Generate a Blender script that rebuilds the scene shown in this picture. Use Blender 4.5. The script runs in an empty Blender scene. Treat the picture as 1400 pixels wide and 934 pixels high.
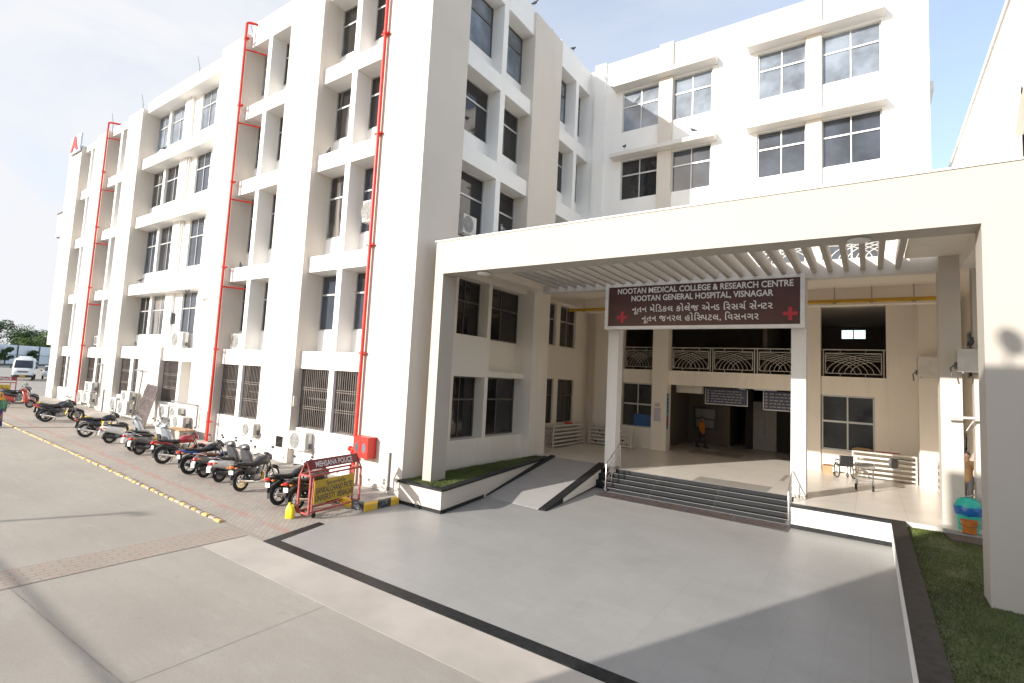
import bpy, bmesh, math, random
from mathutils import Vector, Matrix, noise
random.seed(7)
R = math.radians
scene = bpy.context.scene
scene.cycles.diffuse_bounces = 8
scene.cycles.max_bounces = 12
col = scene.collection

# ------------------------------------------------------------------ camera
cam_d = bpy.data.cameras.new('camera')
cam_d.sensor_width = 36.0
cam_d.lens = 18.504
cam_d.shift_x = 0.0309
cam_d.shift_y = -0.0099
cam_d.clip_start = 0.05
cam_d.clip_end = 3000
cam = bpy.data.objects.new('camera', cam_d)
col.objects.link(cam)
_rx, _ry, _rz = 1.46579657, 0.635514827, -0.00753712999
_M = (Matrix.Rotation(_rz, 3, 'Z') @ Matrix.Rotation(_ry, 3, 'Y') @ Matrix.Rotation(_rx, 3, 'X'))
_r, _dn, _f = Vector(_M[0]), Vector(_M[1]), Vector(_M[2])
cam.matrix_world = Matrix(((_r.x, -_dn.x, -_f.x, 0), (_r.y, -_dn.y, -_f.y, 0), (_r.z, -_dn.z, -_f.z, 4.0), (0, 0, 0, 1)))
scene.camera = cam

# ------------------------------------------------------------------ world, sun, exposure
LX, LY, LZ = 0.41, 1.0, -0.37           # direction the sunlight travels
EL = math.atan2(-LZ, math.hypot(LX, LY))
AZ = math.atan2(-LX, -LY)
world = bpy.data.worlds.new('World')
scene.world = world
world.use_nodes = True
nt = world.node_tree
nt.nodes.clear()
wo = nt.nodes.new('ShaderNodeOutputWorld')
bg = nt.nodes.new('ShaderNodeBackground')
sky = nt.nodes.new('ShaderNodeTexSky')
sky.sky_type = 'NISHITA'
sky.sun_disc = False
sky.sun_elevation = EL
sky.sun_rotation = AZ % (2 * math.pi)
sky.air_density = 1.0
sky.dust_density = 1.2
sky.ozone_density = 1.6
SKY_STRENGTH = 0.15
bg.inputs['Strength'].default_value = SKY_STRENGTH
tc = nt.nodes.new('ShaderNodeTexCoord')
mp = nt.nodes.new('ShaderNodeMapping')
mp.inputs['Scale'].default_value = (1.1, 1.6, 3.4)
mp.inputs['Location'].default_value = (0.3, 0.1, 0.0)
nz = nt.nodes.new('ShaderNodeTexNoise')
nz.inputs['Scale'].default_value = 2.1
nz.inputs['Detail'].default_value = 7
nz.inputs['Roughness'].default_value = 0.55
nz.inputs['Distortion'].default_value = 0.6
rp = nt.nodes.new('ShaderNodeValToRGB')
rp.color_ramp.elements[0].position = 0.28
rp.color_ramp.elements[0].color = (0.48, 0.48, 0.48, 1)
rp.color_ramp.elements[1].position = 0.82
rp.color_ramp.elements[1].color = (0.85, 0.85, 0.85, 1)
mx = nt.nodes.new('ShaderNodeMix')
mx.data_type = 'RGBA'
nt.links.new(tc.outputs['Generated'], mp.inputs['Vector'])
nt.links.new(mp.outputs['Vector'], nz.inputs['Vector'])
nt.links.new(nz.outputs['Fac'], rp.inputs['Fac'])
# haze band: more veil to the left of the view (thin cloud bank), clearer to the right
sp = nt.nodes.new('ShaderNodeSeparateXYZ')
nt.links.new(tc.outputs['Generated'], sp.inputs[0])
bank = nt.nodes.new('ShaderNodeMapRange')
bank.inputs['From Min'].default_value = 0.1
bank.inputs['From Max'].default_value = -0.95
bank.inputs['To Min'].default_value = 0.55
bank.inputs['To Max'].default_value = 1.6
nt.links.new(sp.outputs['X'], bank.inputs['Value'])
mul = nt.nodes.new('ShaderNodeMath')
mul.operation = 'MULTIPLY'
mul.use_clamp = True
nt.links.new(rp.outputs['Color'], mul.inputs[0])
nt.links.new(bank.outputs['Result'], mul.inputs[1])
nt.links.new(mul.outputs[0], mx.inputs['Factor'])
# thin haze made brighter on the unseen sun side to lift porch fill
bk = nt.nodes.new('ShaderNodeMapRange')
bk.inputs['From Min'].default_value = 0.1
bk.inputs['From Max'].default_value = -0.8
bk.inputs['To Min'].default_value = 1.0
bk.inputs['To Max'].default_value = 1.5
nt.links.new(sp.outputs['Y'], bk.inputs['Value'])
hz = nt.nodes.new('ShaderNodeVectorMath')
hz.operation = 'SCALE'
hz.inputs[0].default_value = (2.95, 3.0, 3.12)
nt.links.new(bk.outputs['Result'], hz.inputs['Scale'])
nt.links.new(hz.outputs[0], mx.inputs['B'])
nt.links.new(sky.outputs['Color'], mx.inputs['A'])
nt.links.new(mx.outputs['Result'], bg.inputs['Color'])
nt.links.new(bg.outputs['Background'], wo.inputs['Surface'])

sun_d = bpy.data.lights.new('sun', 'SUN')
sun_d.energy = 3.3
sun_d.angle = R(0.5)
sun_d.color = (1.0, 0.95, 0.88)
sun = bpy.data.objects.new('sun', sun_d)
sun.rotation_euler = Vector((LX, LY, LZ)).to_track_quat('-Z', 'Y').to_euler()
sun.location = (-20, -40, 40)
col.objects.link(sun)

vs = scene.view_settings
vs.view_transform = 'Standard'
vs.look = 'None'
vs.gamma = 1
vs.use_curve_mapping = False
vs.exposure = 1.05

# ------------------------------------------------------------------ materials
MATS = {}

def new_mat(name):
    m = bpy.data.materials.new(name)
    m.use_nodes = True
    n = m.node_tree.nodes
    return m, m.node_tree, n['Principled BSDF']

def pos_node(t, scale=(1, 1, 1)):
    g = t.nodes.new('ShaderNodeNewGeometry')
    mpn = t.nodes.new('ShaderNodeMapping')
    mpn.inputs['Scale'].default_value = scale
    t.links.new(g.outputs['Position'], mpn.inputs['Vector'])
    return mpn.outputs['Vector']

def noise_node(t, vec, scale, detail=5, rough=0.55):
    n = t.nodes.new('ShaderNodeTexNoise')
    n.inputs['Scale'].default_value = scale
    n.inputs['Detail'].default_value = detail
    n.inputs['Roughness'].default_value = rough
    if vec is not None:
        t.links.new(vec, n.inputs['Vector'])
    return n

def ramp(t, fac, a, b, pa=0.35, pb=0.65):
    r = t.nodes.new('ShaderNodeValToRGB')
    r.color_ramp.elements[0].position = pa
    r.color_ramp.elements[0].color = (*a, 1)
    r.color_ramp.elements[1].position = pb
    r.color_ramp.elements[1].color = (*b, 1)
    t.links.new(fac, r.inputs['Fac'])
    return r.outputs['Color']

def mixc(t, fac, a, b, mode='MIX'):
    m = t.nodes.new('ShaderNodeMix')
    m.data_type = 'RGBA'
    m.blend_type = mode
    for key, v in (('Factor', fac), ('A', a), ('B', b)):
        if isinstance(v, (int, float)):
            m.inputs[key].default_value = v
        elif isinstance(v, tuple):
            m.inputs[key].default_value = (*v, 1)
        else:
            t.links.new(v, m.inputs[key])
    return m.outputs['Result']

def bump(t, bsdf, height, strength=0.2, dist=0.01):
    b = t.nodes.new('ShaderNodeBump')
    b.inputs['Strength'].default_value = strength
    b.inputs['Distance'].default_value = dist
    t.links.new(height, b.inputs['Height'])
    t.links.new(b.outputs['Normal'], bsdf.inputs['Normal'])

def math_node(t, op, a, b=None, clamp=False):
    m = t.nodes.new('ShaderNodeMath')
    m.operation = op
    m.use_clamp = clamp
    for i, v in enumerate((a, b)):
        if v is None:
            continue
        if isinstance(v, (int, float)):
            m.inputs[i].default_value = v
        else:
            t.links.new(v, m.inputs[i])
    return m.outputs[0]

def plain(name, c, rough=0.5, metal=0.0, var=0.06, scale=3.0, spec=0.5, coat=0.0):
    """one colour with a faint uneven tone"""
    m, t, b = new_mat(name)
    v = noise_node(t, pos_node(t), scale)
    lo = tuple(max(0, x * (1 - var)) for x in c)
    hi = tuple(min(1, x * (1 + var)) for x in c)
    t.links.new(ramp(t, v.outputs['Fac'], lo, hi), b.inputs['Base Color'])
    b.inputs['Roughness'].default_value = rough
    b.inputs['Metallic'].default_value = metal
    b.inputs['Specular IOR Level'].default_value = spec
    if coat:
        b.inputs['Coat Weight'].default_value = coat
        b.inputs['Coat Roughness'].default_value = 0.08
    MATS[name] = m
    return m

def paint_wall(name, c, dirt=(0.40, 0.36, 0.29), amount=0.35):
    """painted plaster: patchy tone, rain streaks, fine trowel bump"""
    m, t, b = new_mat(name)
    big = noise_node(t, pos_node(t), 0.45, 4)
    base = ramp(t, big.outputs['Fac'], tuple(x * 0.955 for x in c), tuple(min(1, x * 1.02) for x in c), 0.3, 0.7)
    st = noise_node(t, pos_node(t, (2.6, 2.6, 0.16)), 1.0, 6, 0.6)
    sm = noise_node(t, pos_node(t), 0.23, 3)
    f = math_node(t, 'MULTIPLY', ramp(t, st.outputs['Fac'], (0, 0, 0), (1, 1, 1), 0.55, 0.8),
                  ramp(t, sm.outputs['Fac'], (0, 0, 0), (1, 1, 1), 0.45, 0.65))
    f = math_node(t, 'MULTIPLY', f, amount)
    t.links.new(mixc(t, f, base, dirt), b.inputs['Base Color'])
    b.inputs['Roughness'].default_value = 0.82
    b.inputs['Specular IOR Level'].default_value = 0.25
    fine = noise_node(t, pos_node(t), 14, 4)
    bump(t, b, fine.outputs['Fac'], 0.12, 0.01)
    MATS[name] = m
    return m

paint_wall('cream_paint', (0.61, 0.555, 0.49), amount=0.24)
paint_wall('white_paint', (0.80, 0.785, 0.755), amount=0.2)
paint_wall('porch_paint', (0.84, 0.78, 0.69), amount=0.28)
paint_wall('portal_paint', (0.475, 0.432, 0.376), amount=0.2)
paint_wall('old_paint', (0.66, 0.63, 0.59), amount=0.5)
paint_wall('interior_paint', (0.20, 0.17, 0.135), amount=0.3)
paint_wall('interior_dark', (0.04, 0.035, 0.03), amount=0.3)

def concrete():
    m, t, b = new_mat('road_concrete')
    p = pos_node(t)
    a = noise_node(t, p, 0.28, 6, 0.6)
    c1 = ramp(t, a.outputs['Fac'], (0.305, 0.277, 0.24), (0.375, 0.345, 0.30), 0.3, 0.7)
    s = noise_node(t, pos_node(t, (0.5, 2.2, 1)), 1.4, 6, 0.65)
    c2 = mixc(t, ramp(t, s.outputs['Fac'], (0, 0, 0), (0.45, 0.45, 0.45), 0.5, 0.8), c1, (0.285, 0.255, 0.222))
    g = noise_node(t, p, 60, 3)
    c3 = mixc(t, 0.10, c2, ramp(t, g.outputs['Fac'], (0.15, 0.15, 0.15), (0.9, 0.88, 0.85)), 'OVERLAY')
    sp_ = noise_node(t, p, 1.9, 2)
    c4 = mixc(t, ramp(t, sp_.outputs['Fac'], (0, 0, 0), (0.5, 0.5, 0.5), 0.71, 0.76), c3, (0.28, 0.25, 0.22))
    oil = noise_node(t, pos_node(t), 0.55, 5, 0.75)
    c4 = mixc(t, ramp(t, oil.outputs['Fac'], (0, 0, 0), (0.5, 0.5, 0.5), 0.60, 0.78), c4, (0.24, 0.215, 0.185))
    lt = noise_node(t, pos_node(t, (1.0, 3.0, 1.0)), 0.8, 6, 0.7)
    c4 = mixc(t, ramp(t, lt.outputs['Fac'], (0, 0, 0), (0.45, 0.45, 0.45), 0.55, 0.75), c4, (0.43, 0.40, 0.355))
    t.links.new(c4, b.inputs['Base Color'])
    b.inputs['Roughness'].default_value = 0.78
    b.inputs['Specular IOR Level'].default_value = 0.3
    bump(t, b, g.outputs['Fac'], 0.15, 0.01)
    MATS['road_concrete'] = m
concrete()

def brick_floor(name, c1, c2, mortar, w, h, ms, rot=0.0, rough=0.6, big=0.8, bands=None, offset=0.5, spec=0.4, msmooth=0.2, dirt=0.25):
    m, t, b = new_mat(name)
    vec = pos_node(t)
    mpn = t.nodes.new('ShaderNodeMapping')
    mpn.inputs['Rotation'].default_value = (0, 0, rot)
    t.links.new(vec, mpn.inputs['Vector'])
    br = t.nodes.new('ShaderNodeTexBrick')
    br.inputs['Scale'].default_value = 1.0
    br.inputs['Brick Width'].default_value = w
    br.inputs['Row Height'].default_value = h
    br.inputs['Mortar Size'].default_value = ms
    br.inputs['Mortar Smooth'].default_value = msmooth
    br.offset = offset
    br.inputs['Color1'].default_value = (*c1, 1)
    br.inputs['Color2'].default_value = (*c2, 1)
    br.inputs['Mortar'].default_value = (*mortar, 1)
    t.links.new(mpn.outputs['Vector'], br.inputs['Vector'])
    colr = br.outputs['Color']
    n = noise_node(t, vec, big, 6, 0.6)
    colr = mixc(t, ramp(t, n.outputs['Fac'], (0, 0, 0), (dirt, dirt, dirt), 0.45, 0.75), colr, tuple(x * 0.62 for x in c1))
    if spec > 0.26:
        sm_ = noise_node(t, vec, 2.7, 8, 0.7)
        colr = mixc(t, ramp(t, sm_.outputs['Fac'], (0, 0, 0), (0.35, 0.35, 0.35), 0.52, 0.72), colr, tuple(min(1, x * 1.22) for x in c1))
        dr = noise_node(t, pos_node(t, (0.35, 1.0, 1.0)), 1.1, 7, 0.7)
        colr = mixc(t, ramp(t, dr.outputs['Fac'], (0, 0, 0), (0.4, 0.4, 0.4), 0.55, 0.8), colr, tuple(x * 0.72 for x in c1))
        sk = noise_node(t, vec, 21, 2)
        colr = mixc(t, ramp(t, sk.outputs['Fac'], (0, 0, 0), (0.5, 0.5, 0.5), 0.74, 0.78), colr, (0.6, 0.59, 0.57))
    if bands:
        sx = t.nodes.new('ShaderNodeSeparateXYZ')
        t.links.new(vec, sx.inputs[0])
        for axis, lo, hi, bc, amt in bands:
            v = sx.outputs[axis]
            wob = math_node(t, 'ADD', v, math_node(t, 'MULTIPLY', math_node(t, 'SUBTRACT', noise_node(t, vec, 4, 4).outputs['Fac'], 0.5), 0.5))
            inb = math_node(t, 'MULTIPLY', math_node(t, 'GREATER_THAN', wob, lo), math_node(t, 'LESS_THAN', wob, hi))
            fade = math_node(t, 'MULTIPLY', inb, ramp(t, noise_node(t, vec, 1.6, 3).outputs['Fac'], (0.15, 0.15, 0.15), (amt, amt, amt), 0.35, 0.6))
            colr = mixc(t, fade, colr, bc)
    t.links.new(colr, b.inputs['Base Color'])
    b.inputs['Roughness'].default_value = rough
    b.inputs['Specular IOR Level'].default_value = spec
    fine = noise_node(t, vec, 40, 3)
    hgt = math_node(t, 'ADD', math_node(t, 'MULTIPLY', br.outputs['Fac'], -1.0), math_node(t, 'MULTIPLY', fine.outputs['Fac'], 0.25))
    bump(t, b, hgt, 0.25, 0.008)
    MATS[name] = m
    return m

brick_floor('parking_pavers', (0.36, 0.32, 0.275), (0.40, 0.36, 0.315), (0.30, 0.265, 0.23), 0.24, 0.12, 0.009, R(45), 0.8, 0.6,
            bands=[(1, 7.84, 8.02, (0.42, 0.21, 0.17), 0.6), (1, 8.75, 8.9, (0.40, 0.24, 0.20), 0.3), (1, 7.2, 7.3, (0.40, 0.24, 0.20), 0.3)], spec=0.2)
brick_floor('band_pavers', (0.37, 0.30, 0.25), (0.355, 0.315, 0.27), (0.26, 0.22, 0.185), 0.30, 0.14, 0.010, R(90), 0.8, 0.9, spec=0.2)
brick_floor('forecourt_tiles', (0.335, 0.325, 0.307), (0.352, 0.341, 0.322), (0.29, 0.28, 0.264), 0.6, 0.6, 0.004, 0, 0.40, 0.5, offset=0.0, spec=0.28, dirt=0.28)
brick_floor('ramp_tiles', (0.40, 0.385, 0.37), (0.42, 0.405, 0.39), (0.36, 0.35, 0.34), 0.6, 0.6, 0.004, 0, 0.45, 0.5, offset=0.0, spec=0.35, dirt=0.16)
brick_floor('step_stone', (0.020, 0.021, 0.023), (0.028, 0.029, 0.031), (0.09, 0.09, 0.09), 2.1, 4.0, 0.006, 0, 0.6, 1.2, offset=0.0, dirt=0.5, spec=0.12)

def lobby_floor():
    m, t, b = new_mat('porch_tiles')
    vec = pos_node(t)
    sn = t.nodes.new('ShaderNodeVectorMath')
    sn.operation = 'SNAP'
    sn.inputs[1].default_value = (2.4, 1.8, 100.0)
    off = t.nodes.new('ShaderNodeVectorMath')
    off.operation = 'ADD'
    off.inputs[1].default_value = (0.35, 0.2, 0)
    t.links.new(vec, off.inputs[0])
    t.links.new(off.outputs[0], sn.inputs[0])
    wn = t.nodes.new('ShaderNodeTexWhiteNoise')
    t.links.new(sn.outputs[0], wn.inputs['Vector'])
    br = t.nodes.new('ShaderNodeTexBrick')
    br.offset = 0.0
    br.inputs['Scale'].default_value = 1
    br.inputs['Brick Width'].default_value = 1.2
    br.inputs['Row Height'].default_value = 0.9
    br.inputs['Mortar Size'].default_value = 0.006
    br.inputs['Color1'].default_value = (0.74, 0.68, 0.60, 1)
    br.inputs['Color2'].default_value = (0.77, 0.71, 0.63, 1)
    br.inputs['Mortar'].default_value = (0.55, 0.49, 0.42, 1)
    t.links.new(off.outputs[0], br.inputs['Vector'])
    sx = t.nodes.new('ShaderNodeSeparateXYZ')
    t.links.new(vec, sx.inputs[0])
    inx = math_node(t, 'MULTIPLY', math_node(t, 'GREATER_THAN', sx.outputs[0], -14.0), math_node(t, 'LESS_THAN', sx.outputs[0], -2.6))
    dk = math_node(t, 'MULTIPLY', math_node(t, 'GREATER_THAN', wn.outputs['Value'], 0.86), inx)
    c = mixc(t, math_node(t, 'MULTIPLY', dk, 0.8), br.outputs['Color'], (0.33, 0.30, 0.27))
    n = noise_node(t, vec, 1.3, 6)
    c = mixc(t, ramp(t, n.outputs['Fac'], (0, 0, 0), (0.22, 0.22, 0.22), 0.5, 0.75), c, (0.33, 0.29, 0.25))
    t.links.new(c, b.inputs['Base Color'])
    b.inputs['Roughness'].default_value = 0.28
    b.inputs['Specular IOR Level'].default_value = 0.45
    MATS['porch_tiles'] = m
lobby_floor()

def striped(name, axis, period, c1, c2):
    m, t, b = new_mat(name)
    vec = pos_node(t)
    sx = t.nodes.new('ShaderNodeSeparateXYZ')
    t.links.new(vec, sx.inputs[0])
    v = math_node(t, 'ADD', sx.outputs[0], sx.outputs[1]) if axis == 2 else sx.outputs[axis]
    fr = math_node(t, 'FRACT', math_node(t, 'MULTIPLY', v, 1.0 / period))
    n = noise_node(t, vec, 7, 5)
    wear = ramp(t, n.outputs['Fac'], (0, 0, 0), (0.7, 0.7, 0.7), 0.55, 0.75)
    c = mixc(t, math_node(t, 'GREATER_THAN', fr, 0.5), c1, c2)
    c = mixc(t, wear, c, (0.40, 0.36, 0.31))
    t.links.new(c, b.inputs['Base Color'])
    b.inputs['Roughness'].default_value = 0.7
    MATS[name] = m
striped('kerb_paint', 2, 1.06, (0.72, 0.45, 0.03), (0.035, 0.04, 0.05))

plain('black_granite', (0.020, 0.021, 0.022), 0.5, var=0.35, scale=9, spec=0.25)
plain('brown_granite', (0.040, 0.034, 0.030), 0.55, var=0.3, scale=6, spec=0.2)
plain('cement', (0.40, 0.36, 0.31), 0.85, var=0.25, scale=2)
plain('light_cement', (0.44, 0.395, 0.345), 0.85, var=0.10, scale=0.9)
plain('red_paint', (0.60, 0.035, 0.022), 0.38, var=0.12, scale=5)
plain('maroon_paint', (0.20, 0.025, 0.03), 0.5, var=0.2, scale=6)
plain('rust_red', (0.36, 0.075, 0.065), 0.6, var=0.3, scale=8)
plain('sign_maroon', (0.062, 0.017, 0.014), 0.42, var=0.12, scale=2)
plain('sign_white', (0.72, 0.71, 0.69), 0.5, var=0.06)
plain('cross_red', (0.42, 0.018, 0.035), 0.45, var=0.08)
plain('sign_yellow', (0.50, 0.33, 0.03), 0.55, var=0.12, scale=5)
plain('ink', (0.05, 0.05, 0.07), 0.6)
plain('aluminium', (0.50, 0.50, 0.49), 0.42, 0.5, var=0.08)
plain('dark_frame', (0.13, 0.115, 0.10), 0.45, 0.3, var=0.15)
plain('steel', (0.62, 0.61, 0.60), 0.28, 0.9, var=0.06)
plain('white_metal', (0.66, 0.63, 0.59), 0.45, var=0.10, scale=6)
plain('grille_iron', (0.15, 0.125, 0.11), 0.55, 0.2, var=0.25)
plain('brown_iron', (0.15, 0.115, 0.105), 0.6, 0.2, var=0.3, scale=6)
plain('jali_metal', (0.50, 0.475, 0.43), 0.45, 0.2, var=0.08)
plain('yellow_pipe', (0.52, 0.30, 0.012), 0.45, var=0.1)
plain('ac_white', (0.62, 0.60, 0.56), 0.5, var=0.08, scale=4)
plain('ac_dark', (0.10, 0.10, 0.10), 0.6)
plain('ac_grey', (0.33, 0.32, 0.31), 0.6)
plain('ac_fan', (0.25, 0.245, 0.235), 0.7)
plain('ac_guard', (0.52, 0.51, 0.48), 0.55)
plain('rubber', (0.018, 0.018, 0.019), 0.75, var=0.2, scale=12)
plain('black_paint', (0.012, 0.012, 0.014), 0.22, coat=0.6)
plain('grey_black', (0.05, 0.05, 0.053), 0.4)
plain('dark_plastic', (0.028, 0.028, 0.03), 0.55)
plain('seat_black', (0.02, 0.02, 0.021), 0.6, var=0.2)
plain('seat_brown', (0.14, 0.06, 0.035), 0.6, var=0.15)
plain('engine_metal', (0.26, 0.26, 0.26), 0.4, 0.7, var=0.25, scale=20)
plain('chrome', (0.75, 0.75, 0.74), 0.16, 1.0)
plain('bike_red', (0.30, 0.012, 0.02), 0.2, coat=0.7)
plain('bike_orange', (0.42, 0.05, 0.03), 0.25, coat=0.6)
plain('bike_blue', (0.03, 0.09, 0.32), 0.2, coat=0.6)
plain('bike_white', (0.70, 0.69, 0.66), 0.2, coat=0.6)
plain('bike_silver', (0.40, 0.44, 0.48), 0.25, 0.4, coat=0.5)
plain('bike_grey', (0.13, 0.13, 0.135), 0.25, 0.3, coat=0.5)
plain('bike_mauve', (0.42, 0.30, 0.33), 0.25, 0.3, coat=0.5)
plain('lamp_red', (0.55, 0.01, 0.015), 0.15, coat=0.5)
plain('lamp_orange', (0.75, 0.18, 0.02), 0.15, coat=0.5)
plain('lamp_clear', (0.75, 0.75, 0.72), 0.08, coat=0.8)
plain('plate_white', (0.72, 0.72, 0.68), 0.5)
plain('plate_yellow', (0.75, 0.42, 0.02), 0.5)
plain('plastic_yellow', (0.78, 0.62, 0.03), 0.35, var=0.06)
plain('bin_green', (0.03, 0.50, 0.40), 0.4, var=0.05)
plain('bin_liner', (0.015, 0.13, 0.42), 0.3, var=0.25, scale=14)
plain('bucket_orange', (0.52, 0.17, 0.03), 0.42, var=0.08)
plain('carton', (0.46, 0.30, 0.17), 0.8, var=0.1, scale=6)
plain('mat_brown', (0.11, 0.085, 0.07), 0.9, var=0.3, scale=12)
plain('van_white', (0.72, 0.72, 0.71), 0.22, coat=0.6)
plain('skin', (0.22, 0.12, 0.075), 0.55)
plain('cloth_orange', (0.50, 0.16, 0.015), 0.85, var=0.15)
plain('cloth_dark', (0.03, 0.028, 0.03), 0.85)
plain('cloth_green', (0.05, 0.15, 0.12), 0.85, var=0.4, scale=10)
plain('cloth_blue', (0.015, 0.025, 0.14), 0.8, var=0.15)
plain('cloth_leaf', (0.10, 0.22, 0.10), 0.85, var=0.5, scale=9)
plain('cloth_mustard', (0.45, 0.22, 0.03), 0.85, var=0.15)
plain('cloth_ochre', (0.11, 0.06, 0.02), 0.85, var=0.2)
plain('hair', (0.012, 0.01, 0.009), 0.5)
plain('leather', (0.02, 0.018, 0.016), 0.5)
plain('pigeon', (0.07, 0.075, 0.085), 0.7, var=0.4, scale=20)
plain('fence_sheet', (0.76, 0.79, 0.83), 0.5, 0.2, var=0.06, scale=0.3)
plain('bark', (0.10, 0.075, 0.055), 0.9, var=0.3)
plain('soil', (0.13, 0.10, 0.075), 0.95, var=0.3)
plain('poster_blue', (0.10, 0.33, 0.46), 0.5, var=0.2, scale=4)
plain('poster_red', (0.42, 0.05, 0.06), 0.5, var=0.2, scale=9)
plain('paper_lilac', (0.52, 0.48, 0.52), 0.7)
plain('board_blue', (0.055, 0.065, 0.13), 0.45, var=0.15)
plain('blue_film', (0.025, 0.10, 0.28), 0.35, var=0.12)
plain('cable_black', (0.02, 0.02, 0.02), 0.6)
plain('pipe_grey', (0.22, 0.22, 0.22), 0.55)
plain('blue_white', (0.45, 0.52, 0.62), 0.5)

def glass(name, c, rough=0.04, warp=0.03, spec=0.6, blind=None):
    m, t, b = new_mat(name)
    vec = pos_node(t)
    base = c
    if blind:
        st = noise_node(t, pos_node(t, (1.3, 1.3, 0.12)), 1.6, 3)
        base = ramp(t, st.outputs['Fac'], c, blind, 0.46, 0.56)
        t.links.new(base, b.inputs['Base Color'])
    else:
        n0 = noise_node(t, vec, 0.8, 3)
        t.links.new(ramp(t, n0.outputs['Fac'], tuple(x * 0.6 for x in c), tuple(x * 1.4 for x in c)), b.inputs['Base Color'])
    b.inputs['Roughness'].default_value = rough
    b.inputs['Specular IOR Level'].default_value = spec
    n = noise_node(t, vec, 0.9, 2)
    bump(t, b, n.outputs['Fac'], warp, 0.2)
    MATS[name] = m
glass('glass_dark', (0.018, 0.017, 0.018))
glass('glass_blue', (0.035, 0.042, 0.055), 0.06, 0.02, 0.7)
glass('glass_pale', (0.16, 0.185, 0.22), 0.12, 0.012, 0.6)
glass('glass_curtain', (0.03, 0.028, 0.027), 0.05, 0.04, 0.6, blind=(0.22, 0.20, 0.19))
glass('glass_cool', (0.035, 0.04, 0.045), 0.05, 0.04, 0.7)

def leaf_mat(name, c, var=0.5):
    m, t, b = new_mat(name)
    n = noise_node(t, pos_node(t), 0.35, 4)
    n2 = noise_node(t, pos_node(t), 9, 2)
    base = ramp(t, n.outputs['Fac'], tuple(x * (1 - var) for x in c), tuple(x * (1 + var) for x in c), 0.35, 0.65)
    base = mixc(t, 0.25, base, ramp(t, n2.outputs['Fac'], (0.01, 0.02, 0.005), (0.25, 0.28, 0.08)), 'OVERLAY')
    t.links.new(base, b.inputs['Base Color'])
    b.inputs['Roughness'].default_value = 0.6
    b.inputs['Subsurface Weight'].default_value = 0.0
    MATS[name] = m
leaf_mat('leaf', (0.06, 0.11, 0.035))
leaf_mat('leaf_light', (0.10, 0.16, 0.045))
leaf_mat('leaf_bush', (0.09, 0.14, 0.05))
leaf_mat('grass_blade', (0.115, 0.15, 0.035), 0.35)
leaf_mat('grass_base', (0.095, 0.105, 0.04), 0.4)

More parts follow.
